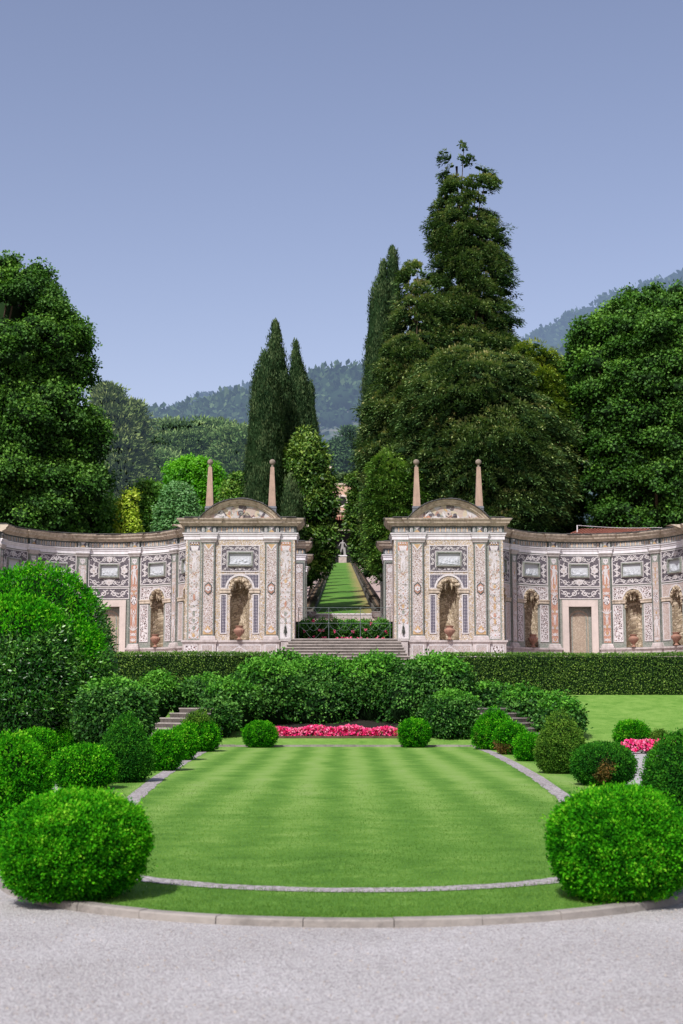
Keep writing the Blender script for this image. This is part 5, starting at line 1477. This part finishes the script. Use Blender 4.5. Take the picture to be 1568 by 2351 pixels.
tree('tall_conifer', 'tallest conifer with ragged tiers and gaps, rising high over the right pavilion',
     [(318, 1040, 1052), (335, 1015, 1085), (365, 1008, 1102), (395, 1002, 1118), (425, 1012, 1150), (455, 1008, 1140), (490, 992, 1128), (520, 978, 1158), (555, 980, 1150), (600, 990, 1150), (640, 985, 1182), (680, 990, 1165), (730, 985, 1172), (790, 985, 1160), (800, 970, 1170), (860, 950, 1205), (950, 935, 1235), (1050, 930, 1250)],
     88, 'conifer_leaf', G, nclump=2700, rc=.50, nleaf=60, leaf=.19, wid=.34, style='droop', body=.30, inner=.35, tr=.45, corefrac=.5, nl=70, ground=6.5, sup=(86, 1.6))
tree('conifer', 'ragged olive conifer between the cypress pair and the tallest conifer',
     [(590, 948, 956), (620, 922, 985), (680, 915, 1000), (740, 905, 1010), (800, 885, 1020), (860, 868, 1020), (930, 850, 1010), (1000, 842, 1010), (1080, 842, 1000), (1160, 840, 990), (1240, 850, 990), (1320, 862, 980)],
     83.5, 'conifer_leaf', G, nclump=1600, rc=.46, nleaf=64, leaf=.19, wid=.34, style='droop', body=.40, inner=.5, tr=.35, corefrac=.5, nl=50, ground=6.0, shade0=.04, sup=(52, 1.6))
tree('broad_conifer', 'broad dense conifer mass right behind the right pavilion',
     [(815, 1050, 1085), (835, 1000, 1165), (865, 970, 1215), (905, 940, 1245), (960, 925, 1262), (1040, 915, 1290), (1110, 900, 1288), (1180, 900, 1290), (1260, 900, 1280)],
     80, 'conifer_leaf', G, nclump=2600, rc=.48, nleaf=64, leaf=.19, wid=.34, style='droop', body=.66, inner=.62, tr=.5, ground=5.8, corefrac=.5, sup=(84, 1.75))
tree('conifer', 'yellowish conifer between the broad conifer and the right hand broadleaf',
     [(778, 1222, 1232), (800, 1200, 1255), (840, 1185, 1275), (900, 1190, 1285), (980, 1200, 1292), (1100, 1200, 1290)],
     84, 'conifer_yellow_leaf', G, nclump=620, rc=.46, nleaf=60, leaf=.19, wid=.34, style='droop', body=.5, tr=.3, ground=6.2, corefrac=.5, sup=(20, 1.35))
tree('conifer', 'dark conifer closing the gap left of the right hand broadleaf',
     [(880, 1262, 1285), (930, 1245, 1310), (1000, 1235, 1330), (1100, 1230, 1340), (1250, 1230, 1340)],
     93, 'conifer_low_leaf', G, nclump=700, rc=.5, nleaf=60, leaf=.2, wid=.34, style='droop', body=.7, tr=.3, ground=7, corefrac=.5, sup=(24, 1.6))
tree('low_conifer', 'fresh green lower conifer beside the right magnolia',
     [(1040, 868, 900), (1080, 856, 940), (1150, 850, 960), (1220, 852, 960), (1290, 862, 930), (1335, 872, 905)],
     78.0, 'conifer_low_leaf', G, nclump=700, rc=.42, nleaf=60, leaf=.17, wid=.36, style='droop', body=.6, tr=.25, ground=5.6, depth=.5, corefrac=.5, sup=(26, 1.05), tx=4.6)
GC = 'tall dark cypresses along the grass ramp'
def cyp(lab, prof, D, n=200, rc=.62, **k):
    tree('cypress', lab, prof, D, 'cypress_leaf', GC, nclump=n, rc=rc, nleaf=130, leaf=.20, wid=.32, style='cyp', body=.86, inner=.9, tr=.25, nl=0, corefrac=.7, cat='cypress', depth=.95, **k)
cyp('tallest left cypress with a rounded top', [(752, 622, 642), (775, 614, 650), (830, 606, 658), (890, 598, 672), (960, 592, 684), (1050, 586, 690), (1150, 582, 690), (1250, 580, 690)], 92, 300)
cyp('broad cypress with a blunt top, leftmost of the left group', [(832, 596, 616), (850, 586, 632), (900, 576, 645), (980, 569, 650), (1060, 563, 650), (1140, 558, 648), (1240, 556, 646)], 89, 280)
cyp('slender cypress with forked tips, right of the tallest left one', [(796, 672, 684), (830, 666, 694), (880, 664, 704), (940, 664, 716), (1000, 664, 724), (1100, 664, 728)], 104, 150)
cyp('narrow pointed cypress, last on the right of the left group', [(888, 708, 714), (920, 702, 722), (970, 700, 730), (1020, 700, 736), (1120, 700, 738)], 118, 80)
cyp('slim cypress with rounded tip right of the ramp', [(582, 892, 910), (610, 888, 916), (660, 884, 920), (740, 878, 925), (850, 872, 930), (1000, 868, 930)], 96, 170)
cyp('pointed cypress with the rough left edge right of the ramp', [(612, 878, 884), (650, 866, 892), (690, 848, 900), (750, 843, 905), (820, 838, 905), (900, 829, 900), (1000, 826, 895), (1120, 826, 890), (1240, 830, 890)], 92, 300, tx=4.6)
cyp('distant cypress low down between magnolia and the right trees', [(1010, 822, 830), (1060, 818, 840), (1120, 814, 850), (1200, 812, 850), (1260, 816, 850)], 125, 90, tx=4.8)
cyp('small low cypress in front of the left cypress group', [(1128, 655, 672), (1150, 648, 690), (1190, 645, 698), (1230, 645, 700)], 86, 70)
tree('magnolia', 'large magnolia with yellow green leaves and cream blooms left of the ramp',
     [(980, 690, 698), (1010, 682, 722), (1045, 660, 742), (1080, 648, 753), (1120, 646, 762), (1180, 650, 768), (1240, 655, 764), (1290, 662, 748), (1340, 676, 712)],
     90, 'magnolia_leaf', 'magnolias beside the ramp', nclump=420, rc=.75, nleaf=110, leaf=.26, wid=.45, body=.7, tr=.3, ground=7.0, flowers=(16, 'petal_cream'), depth=.6, tx=-4.2, sup=(45, 1.1))
tree('magnolia', 'narrow magnolia with yellow green leaves right of the ramp',
     [(1062, 822, 834), (1100, 814, 842), (1160, 808, 848), (1220, 808, 852), (1270, 820, 866), (1300, 832, 872)],
     98, 'magnolia_leaf', 'magnolias beside the ramp', nclump=190, rc=.6, nleaf=100, leaf=.25, wid=.45, body=.6, tr=.25, ground=8.0, flowers=(5, 'petal_cream'), depth=.8, tx=4.4, sup=(22, .9))
# row of unseen-from-front cypresses lining the ramp, whose shadows cross the grass
for k, (D, hh) in enumerate(((100, 8), (108, 7), (116, 10), (126, 8), (136, 11), (148, 9), (162, 12), (178, 11), (196, 13), (216, 12), (240, 13))):
    z = hill_z(D); x = -4.4; hh *= 1.45
    t = empty('cypress', (x, D, z), 'slender cypress in the row hidden behind the left magnolia along the ramp', 'cypress', 'hidden row of cypresses up the ramp')
    L = Leaves(); wv = Wob(4)
    for q in range(42):
        zz = z + .5 + (hh - .5) * (q + .5) / 42; hw = .95 * (1 - ((zz - z) / hh) ** 2.2) + .08
        for w_ in range(3):
            a = rng.uniform(0, 6.28); c = np.array([x + math.cos(a) * hw * .6, D + math.sin(a) * hw * .6, zz]); kk = 24
            v0, f0 = ICO0; L.core(c + v0 * np.array([.32, .32, .5]), f0, M['core_dark'])
            dd = sph(kk); L.leaves(c + dd * .38, unit(dd * .4 + np.array([0, 0, 1.])), .3, .1, rng.uniform(.2, .6, kk), M['alley_leaf'], dd)
    L.build('crown', t); trunk(t, x, D, z - .2, z + hh * .6, .15)
GM = 'mixed trees behind the left curved wall'
tree('round_tree', 'round bright lime green tree behind the left pavilion', [(1057, 430, 462), (1075, 400, 495), (1105, 382, 512), (1140, 376, 540), (1180, 376, 558), (1230, 378, 560)], 98, 'lime_leaf', GM, nclump=330, rc=.8, nleaf=130, leaf=.2, body=.75, tr=.3, ground=8, inner=.75, depth=.7, sup=(40, 1.2))
tree('leafy_tree', 'yellow green tree between the lime tree and the cypresses', [(1085, 545, 560), (1110, 520, 575), (1150, 500, 580), (1200, 490, 580)], 96, 'fresh_leaf', GM, nclump=150, rc=.7, nleaf=110, leaf=.2, body=.7, tr=.25, mats=['fresh_leaf', 'magnolia_leaf'], ground=8)
tree('silver_tree', 'small silvery green tree in front of the lime tree', [(1106, 402, 418), (1130, 376, 440), (1165, 360, 460), (1200, 355, 466), (1240, 352, 470)], 84, 'silver_leaf', GM, nclump=200, rc=.6, nleaf=110, leaf=.17, body=.7, tr=.2, ground=6, depth=.7)
tree('leafy_tree', 'mid green tree left of the silvery tree', [(1108, 318, 350), (1140, 300, 375), (1190, 300, 380), (1240, 300, 380)], 86, 'fresh_leaf', GM, nclump=170, rc=.7, nleaf=110, leaf=.2, body=.7, tr=.2, ground=6)
tree('golden_shrub', 'golden yellow bushy shrub above the left curved wall', [(1128, 288, 310), (1150, 282, 316), (1180, 262, 312), (1215, 262, 322), (1235, 265, 322)], 81, 'gold_leaf', GM, nclump=60, rc=.55, nleaf=100, leaf=.17, body=.5, tr=.12, ground=6, depth=.5)
tree('leafy_tree', 'dense green tree low behind the wall below the plane tree', [(1150, 250, 280), (1180, 225, 300), (1230, 215, 310)], 92, 'fresh_leaf', GM, nclump=110, rc=.7, nleaf=100, leaf=.2, body=.7, tr=.2, ground=6)
tree('dark_pine', 'dark brownish conifer just right of the plane tree', [(878, 240, 256), (905, 222, 272), (940, 215, 285), (1000, 225, 300), (1080, 240, 320), (1170, 250, 330)], 118, 'dark_pine_leaf', GM, nclump=190, rc=1.1, nleaf=110, leaf=.42, wid=.3, style='pine', body=.45, tr=.35, ground=11)
tree('dark_pine', 'second dark brownish conifer with a flat top', [(918, 288, 305), (940, 272, 325), (1000, 262, 332), (1080, 268, 340), (1170, 270, 350)], 124, 'dark_pine_leaf', GM, nclump=190, rc=1.1, nleaf=110, leaf=.42, wid=.3, style='pine', body=.5, tr=.35, ground=12)
for k, (lab, prof, D) in enumerate((
    ('layered grey green pine, leftmost above the lime tree', [(948, 400, 432), (975, 375, 465), (1030, 330, 480), (1090, 318, 470), (1160, 320, 470)], 150),
    ('layered pine in the middle, right behind the lime tree', [(955, 480, 510), (985, 455, 530), (1040, 440, 540), (1090, 450, 540), (1150, 450, 540)], 155),
    ('layered pine touching the left cypress group', [(965, 540, 560), (1000, 520, 580), (1060, 500, 585), (1120, 500, 585)], 148),
    ('rounded pine low between the dark conifers and the other pines', [(1030, 340, 370), (1070, 315, 410), (1140, 310, 420), (1180, 310, 420)], 138))):
    tree('pine_tree', lab, prof, D, 'pine_leaf', 'grey green pines on the slope', nclump=230, rc=1.5, nleaf=120, leaf=.5, wid=.28, style='pine', body=.62, tr=.35, ground=D * .115 - 2, nl=20, sup=(26, 2.6))
GB = 'trees in the gap above the temple'
tree('leafy_tree', 'hazy broad tree in the gap above the temple', [(1010, 762, 790), (1050, 740, 815), (1120, 750, 830), (1190, 760, 830)], 330, 'alley_leaf', GB, nclump=230, rc=2.3, nleaf=90, leaf=.7, body=.8, tr=.6, ground=30)
tree('dark_pine', 'hazy blue green conifer above the distant temple', [(975, 798, 808), (1000, 785, 820), (1050, 770, 830), (1100, 770, 830)], 380, 'alley_leaf', GB, nclump=130, rc=2.2, nleaf=90, leaf=.8, body=.7, tr=.6, ground=34, style='pine', wid=.3)
tree('leafy_tree', 'very dark tree right above the temple roof', [(1090, 775, 805), (1130, 765, 815), (1200, 762, 820), (1290, 762, 822)], 325, 'cypress_leaf', GB, nclump=190, rc=2.0, nleaf=90, leaf=.6, body=.85, tr=.6, ground=34)

# ------------------------------------------------------------------ cascades, statue, temple
for s, side in ((-1, 'left'), (1, 'right')):
    r = empty('stone_cascade', (s * 2.15, 84, hill_z(84)), 'mossy stepped stone water chain climbing the ' + side + ' side of the grass ramp', 'cascade', 'water chains beside the ramp')
    mb = MB(); Y = 85.0
    while Y < 300:
        stp = .9 if Y < 140 else 3.0; z = hill_z(Y)
        mb.box(s * 2.15 - .34, s * 2.15 + .34, Y, Y + stp - .01, z - .5, z + .42 + (.05 if int(Y) % 2 else 0), M['dark_rock']); Y += stp
    mb.build('stone_wall', r)
    def basin(mb, Y, n=10):
        z = hill_z(Y) + .44; c = (s * 2.15, Y, z)
        mb.lathe(c, [(.16, -.02), (.30, .10), (.34, .17), (.29, .175), (.24, .10), (.03, .07)], M['dark_rock'], n, lambda a, zz: .10 * math.cos(5 * a)); mb.lathe((c[0], c[1] - .12, z + .10), [(.20, 0), (.21, .07)], M['wet_basin'], 8)
    Y = 85.2; k = 0
    while k < 40:
        mb = MB(); basin(mb, Y); mb.build('basin', r); Y += .92; k += 1
    mb = MB()
    while Y < 300: basin(mb, Y, 8); Y += 1.4
    tag(mb.build('basins', r), kind='stuff')
    mb = MB(); mb.lathe((s * 2.15, 83.4, hill_z(83.4) - .30), [(.20, 0), (.17, .10), (.14, .14), (.40, .34), (.52, .55), (.58, .62), (.52, .64), (.44, .56), (.05, .45)], M['capital_stone'], 24)
    tag(mb.build('stone_bowl', None, True), 'round stone bowl at the foot of the ' + side + ' water chain', 'stone bowl', 'bowls ending the water chains')

zt = hill_z(302)
def temple():
    Y = 314; z0 = zt + .2; r = empty('garden_temple', (0, Y, z0), 'small ochre temple with round window and arched dark opening at the top of the ramp', 'temple')
    F = lambda a, d, z: (a, Y - d, z)
    X = 7.4
    b = Strip(F, False); zs = z0 + 8.0
    hw = 4.7
    opening(b, -X, X, z0 - 2, z0 + 14.5, 0, hw, z0 - 2, z0 + 6.8, M['stucco'], arch=True)
    n = 16
    for i in range(n):
        t0, t1 = PI * i / n, PI * (i + 1) / n
        A = (-5.4 * math.cos(t0), z0 + 14.5 + 4.0 * math.sin(t0)); B = (-5.4 * math.cos(t1), z0 + 14.5 + 4.0 * math.sin(t1))
        b.q([(A[0], 0, z0 + 14.5), (B[0], 0, z0 + 14.5), (B[0], 0, B[1]), (A[0], 0, A[1])], M['stucco'])
    b.q([(-X, -6, z0 - 2), (-X, 0, z0 - 2), (-X, 0, z0 + 14.5), (-X, -6, z0 + 14.5)], M['stucco']); b.q([(X, 0, z0 - 2), (X, -6, z0 - 2), (X, -6, z0 + 14.5), (X, 0, z0 + 14.5)], M['stucco'])
    b.build('wall', r)
    c = Strip(F, False); c.q([(-X + .1, -4, z0 - 2), (X - .1, -4, z0 - 2), (X - .1, -4, z0 + 13), (-X + .1, -4, z0 + 13)], M['interior_dark'])
    for e in (-1, 1): c.q([(e * hw, 0, z0 - 2), (e * hw, -4, z0 - 2), (e * hw, -4, z0 + 12), (e * hw, 0, z0 + 12)][::-e], M['interior_dark'])
    c.q([(-hw, 0, z0 + 11.6), (hw, 0, z0 + 11.6), (hw, -4, z0 + 11.6), (-hw, -4, z0 + 11.6)], M['interior_dark'])
    c.build('dark_interior', r)
    w = Strip(F, False); w.disc(0, z0 + 14.9, 1.0, .1, M['interior_dark'], 20); wo = w.build('round_window', r)
    w = Strip(F, False); w.ribbon([(1.2 * math.cos(2*PI*i/24), z0 + 14.9 + 1.2 * math.sin(2*PI*i/24)) for i in range(25)], .45, .16, M['cream_rim']); w.build('window_rim', wo)
    e = Strip(F, False); e.sbox(-X - .3, X + .3, z0 + 12.3, z0 + 12.7, 0, .5, M['limestone']); e.ribbon([(-5.6 * math.cos(PI*i/20), z0 + 14.6 + 4.1 * math.sin(PI*i/20)) for i in range(21)], .4, .3, M['limestone']); e.build('cornice', r)
    t = Strip(F, False)
    for i in range(18): t.sbox(-hw + i * .53, -hw + i * .53 + .3, z0 + 10.6, z0 + 11.4, -.2, .3, M['roof_tile'])
    t.sbox(-hw, hw, z0 + 8.2, z0 + 8.45, -.2, .2, M['limestone']); t.build('awning_tiles', r)
    return r
temple()

def statue():
    D = 306; s = 1.0; z0 = pt(789, 1291, D)[2]; H = pt(789, 1239, D)[2] - z0
    r = empty('hercules_statue', (.1, D, z0), 'pale stone statue of a standing draped man on a pedestal before the dark temple opening', 'statue')
    r.name = 'stone_statue'
    X = .1; ped = H * .30
    mb = MB(); w = .85; mb.box(X - w, X + w, D - w, D + w, z0 - 1, z0 + ped * .82, M['pedestal_stone']); mb.box(X - w*1.15, X + w*1.15, D - w*1.15, D + w*1.15, z0 + ped * .822, z0 + ped, M['white_stone']); mb.build('pedestal', r)
    h = H - ped; u = h / 8; zb = z0 + ped
    J = [(0, 4.1, .95), (0, 5.2, .85), (.05, 6.2, 1.05), (.05, 6.9, .42), (.15, 7.45, .55), (.18, 7.8, .42),
         (-.9, 6.5, .45), (-1.5, 5.5, .36), (-1.9, 4.7, .28), (1.0, 6.4, .45), (1.6, 5.3, .36), (2.1, 4.6, .28),
         (-.55, 3.6, .72), (-.85, 2.0, .5), (-1.2, .4, .34), (-1.45, .1, .28), (.55, 3.6, .72), (.8, 2.0, .6), (.95, .4, .45), (1.1, .1, .35)]
    E = [(0,1),(1,2),(2,3),(3,4),(4,5),(2,6),(6,7),(7,8),(2,9),(9,10),(10,11),(0,12),(12,13),(13,14),(14,15),(0,16),(16,17),(17,18),(18,19)]
    me = bpy.data.meshes.new('figure'); me.from_pydata([(X + a * u, D - (.25 if i in (8, 11, 15, 19) else 0) * u, zb + z * u) for i, (a, z, _) in enumerate(J)], E, [])
    me.materials.append(M['statue_stone'])
    o = link('figure', me, r)
    o.modifiers.new('Skin', 'SKIN'); sv = me.skin_vertices[0].data if me.skin_vertices else None
    if sv is None:
        me.update()
    else:
        for v, (_, _, rd) in zip(sv, J): v.radius = (rd * u * .62, rd * u * .62)
        sv[0].use_root = True
    ss = o.modifiers.new('Subdivision', 'SUBSURF'); ss.levels = ss.render_levels = 2
    mb = MB(); mb.lathe((X + 1.15 * u, D - .1, zb), [(.75 * u, 0), (.6 * u, 1.2 * u), (.5 * u, 2.4 * u), (.35 * u, 3.4 * u), (.1 * u, 4.2 * u)], M['statue_stone'], 12, lambda a, z: .15 * math.sin(5 * a)); mb.build('drapery', r, True)
statue()

# building with red tiles behind the right curved wall
def house():
    x0 = pt(1300, 1213, 78)[0]; x1 = pt(1500, 1213, 78)[0]; ze = pt(1400, 1228, 76.4)[2]; zr = pt(1400, 1215.5, 79)[2]
    r = empty('tiled_house', (x0 + 2, 78, 5.6), 'low building whose red tiled roof just shows over the right curved wall', 'house')
    mb = MB(); mb.box(x0 + .3, x1, 76.8, 81.5, 5.4, ze - .05, M['stucco']); mb.build('wall', r)
    mb = MB(); n = 26; w = (x1 - x0) / n
    for i in range(n):
        a = x0 + w * i
        rows = 6
        for k in range(rows):
            y0 = 76.3 + 2.7 * k / rows; y1 = 76.3 + 2.7 * (k + 1) / rows + .04; za = ze + (zr - ze) * k / rows + .03; zb = ze + (zr - ze) * (k + 1) / rows
            ins = max(0, (1.1 * (k + .5) / rows) - (a - x0))
            if ins > w: continue
            c = a + w / 2; P = 5
            for j in range(P):
                t0, t1 = PI * j / P, PI * (j + 1) / P
                mb.face([(c - math.cos(t0) * w * .42, y0, za + math.sin(t0) * .07), (c - math.cos(t1) * w * .42, y0, za + math.sin(t1) * .07), (c - math.cos(t1) * w * .42, y1, zb + math.sin(t1) * .07), (c - math.cos(t0) * w * .42, y1, zb + math.sin(t0) * .07)], M['roof_tile'])
    mb.face([(x0, 76.3, ze), (x1, 76.3, ze), (x1, 79, zr), (x0 + 1.1, 79, zr)], M['roof_tile']); mb.face([(x0 + 1.1, 79, zr), (x1, 79, zr), (x1, 81.8, ze), (x0, 81.8, ze)], M['roof_tile']); mb.face([(x0, 81.8, ze), (x0, 76.3, ze), (x0 + 1.1, 79, zr)], M['roof_tile'])
    mb.build('roof', r)
    p = pt(1325, 1218, 77); t = pt(1325, 1206, 77); q = pt(1520, 1211, 77)
    w = empty('cable_post', (p[0], 77, p[2] - .3), 'thin white post with a cable running right over the red tiled roof', 'post')
    mb = MB(); mb.tube([(p[0], 77, p[2] - .4), t], .035, M['white_stone'], 6); mb.build('post', w)
    mb = MB(); mb.tube([t] + [(t[0] + (q[0] - t[0]) * k / 8, 77, t[2] + (q[2] - t[2]) * k / 8 - .08 * math.sin(PI * k / 8)) for k in range(1, 9)], .012, M['white_stone'], 4); mb.build('cable', w)
house()

# ------------------------------------------------------------------ wooded mountains
def mountain(name, ridge, D, depth, drop, mat, leafmat, ntree, size, rockband=None, seed=0):
    r = np.random.default_rng(seed)
    R = [(pt(x, y, D)[0], pt(x, y, D)[2] - size * 1.75) for x, y in ridge]; X = np.array([a for a, b in R]); Z = np.array([b for a, b in R])
    wb = Wob(1, 10)
    def hz(x, t):           # t = 0 at the foot, 1 on the ridge
        top = np.interp(x, X, Z) + 4 * np.sin(x * .05) * 0
        f = t ** 1.15
        bumps = (np.sin(x * .018 + t * 5) * .05 + np.sin(x * .045 + 2 * t * 7) * .02) * top * np.sin(PI * t)
        z = drop + (top - drop) * f + bumps
        if rockband:
            k = np.exp(-((x - rockband[0]) / rockband[1]) ** 2); z = z + k * (top - drop) * .10 * np.tanh((t - rockband[2]) * 22)
        return z
    xs = np.linspace(X[0], X[-1], 90); ts = np.linspace(0, 1, 40); v = []; f = []
    for t in ts:
        for x in xs: v.append((x, D - depth * (1 - t), float(hz(x, t))))
    for j in range(39):
        for i in range(89): f.append((j*90+i, j*90+i+1, (j+1)*90+i+1, (j+1)*90+i))
    b = len(v)
    for x in xs: v.append((x, D + depth * .3, float(hz(x, 1.)) * .5))
    for i in range(89): f.append((39*90+i, 39*90+i+1, b+i+1, b+i))
    me = bpy.data.meshes.new(name); me.from_pydata(v, [], f); me.materials.append(M[mat]); me.polygons.foreach_set('use_smooth', [True] * len(f)); o = link(name, me); tag(o, kind='structure')
    L = Leaves(); v0, f0 = ICO1
    x = r.uniform(X[0], X[-1], ntree); t = r.uniform(0.05, 1.0, ntree); t[: ntree // 8] = 1.0
    if rockband:
        m_ = (np.abs(x - rockband[0]) < rockband[1] * 1.0) & (np.abs(t - rockband[2]) < rockband[3]) & (r.uniform(size=ntree) > .25); x, t = x[~m_], t[~m_]
    z = hz(x, t); n = len(x); sz = size * r.uniform(.55, 1.25, n)
    C = np.stack([x, D - depth * (1 - t), z + sz * .35], 1)
    cs = r.normal(size=n) * .14
    for i in range(n): L.core(C[i] + v0 * sz[i] * np.array([.8, .8, .9]) * (1 + .18 * r.normal(size=(len(v0), 1))), f0, M[leafmat])
    k = 34; I = np.repeat(np.arange(n), k); dd = unit(r.normal(size=(n * k, 3)) + np.array([0, -.4, .5]))
    P = C[I] + dd * np.array([.9, .9, 1.05]) * sz[I][:, None] * r.uniform(.75, 1.1, (n * k, 1))
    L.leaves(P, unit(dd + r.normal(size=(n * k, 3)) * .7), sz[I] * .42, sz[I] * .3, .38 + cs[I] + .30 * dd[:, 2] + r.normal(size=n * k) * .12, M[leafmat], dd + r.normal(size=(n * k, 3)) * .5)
    tag(L.build(name.replace('mountain', 'forest')), 'hazy forest covering the ' + ('far' if D > 900 else 'nearer') + ' mountain side', 'forest', kind='stuff')
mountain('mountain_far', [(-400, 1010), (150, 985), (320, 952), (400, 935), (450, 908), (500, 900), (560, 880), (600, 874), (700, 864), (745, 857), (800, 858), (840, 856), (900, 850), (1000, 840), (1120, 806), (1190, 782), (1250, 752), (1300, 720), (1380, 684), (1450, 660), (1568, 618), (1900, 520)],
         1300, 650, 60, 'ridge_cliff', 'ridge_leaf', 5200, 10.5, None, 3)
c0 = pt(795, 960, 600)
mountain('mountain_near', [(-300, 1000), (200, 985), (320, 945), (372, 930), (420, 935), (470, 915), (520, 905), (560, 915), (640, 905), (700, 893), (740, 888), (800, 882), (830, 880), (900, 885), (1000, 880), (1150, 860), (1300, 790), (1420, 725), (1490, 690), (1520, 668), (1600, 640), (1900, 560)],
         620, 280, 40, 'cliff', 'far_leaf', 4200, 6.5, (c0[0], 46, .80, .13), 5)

# ------------------------------------------------------------------ light, sky and camera
w = bpy.data.worlds.new('World'); scn.world = w; w.use_nodes = True
nt = w.node_tree; nt.nodes.clear()
S_DIR = Vector((-.25, -.61, .75)).normalized()
sky = nt.nodes.new('ShaderNodeTexSky'); sky.sky_type = 'NISHITA'; sky.sun_disc = False
sky.sun_elevation = math.asin(S_DIR.z); sky.sun_rotation = math.atan2(S_DIR.x, S_DIR.y)
sky.air_density = 1.0; sky.dust_density = 1.6; sky.ozone_density = 1.5; sky.altitude = 200
hs = nt.nodes.new('ShaderNodeMix'); hs.data_type = 'RGBA'; hs.blend_type = 'MULTIPLY'; hs.inputs[0].default_value = 1
hs.inputs[7].default_value = (1.41, 1.12, 1.07, 1)
nt.links.new(sky.outputs[0], hs.inputs[6])
bg = nt.nodes.new('ShaderNodeBackground'); bg.inputs[1].default_value = .145
ow = nt.nodes.new('ShaderNodeOutputWorld')
nt.links.new(hs.outputs[2], bg.inputs[0]); nt.links.new(bg.outputs[0], ow.inputs[0])
sun = bpy.data.lights.new('sun', 'SUN'); sun.energy = 4.9; sun.angle = math.radians(.53); sun.color = (1, .965, .93)
so = bpy.data.objects.new('sun', sun); COL.objects.link(so); so.rotation_euler = S_DIR.to_track_quat('Z', 'Y').to_euler()

cam = bpy.data.cameras.new('camera'); co = bpy.data.objects.new('camera', cam); COL.objects.link(co)
co.location = (CAMX, 0, CAMZ); co.rotation_euler = (PI / 2 + PITCH, 0, 0)
cam.sensor_fit = 'VERTICAL'; cam.sensor_height = 36; cam.sensor_width = 24; cam.lens = 50
cam.clip_start = .1; cam.clip_end = 6000
cam.dof.use_dof = True; cam.dof.focus_distance = 55; cam.dof.aperture_fstop = 3.2
scn.camera = co
scn.view_settings.view_transform = 'Standard'; scn.view_settings.look = 'None'; scn.view_settings.exposure = 0
scn.render.engine = 'CYCLES'
scn.cycles.max_bounces = 5; scn.cycles.transparent_max_bounces = 4; scn.cycles.caustics_reflective = False; scn.cycles.caustics_refractive = False
scn.cycles.use_denoising = True
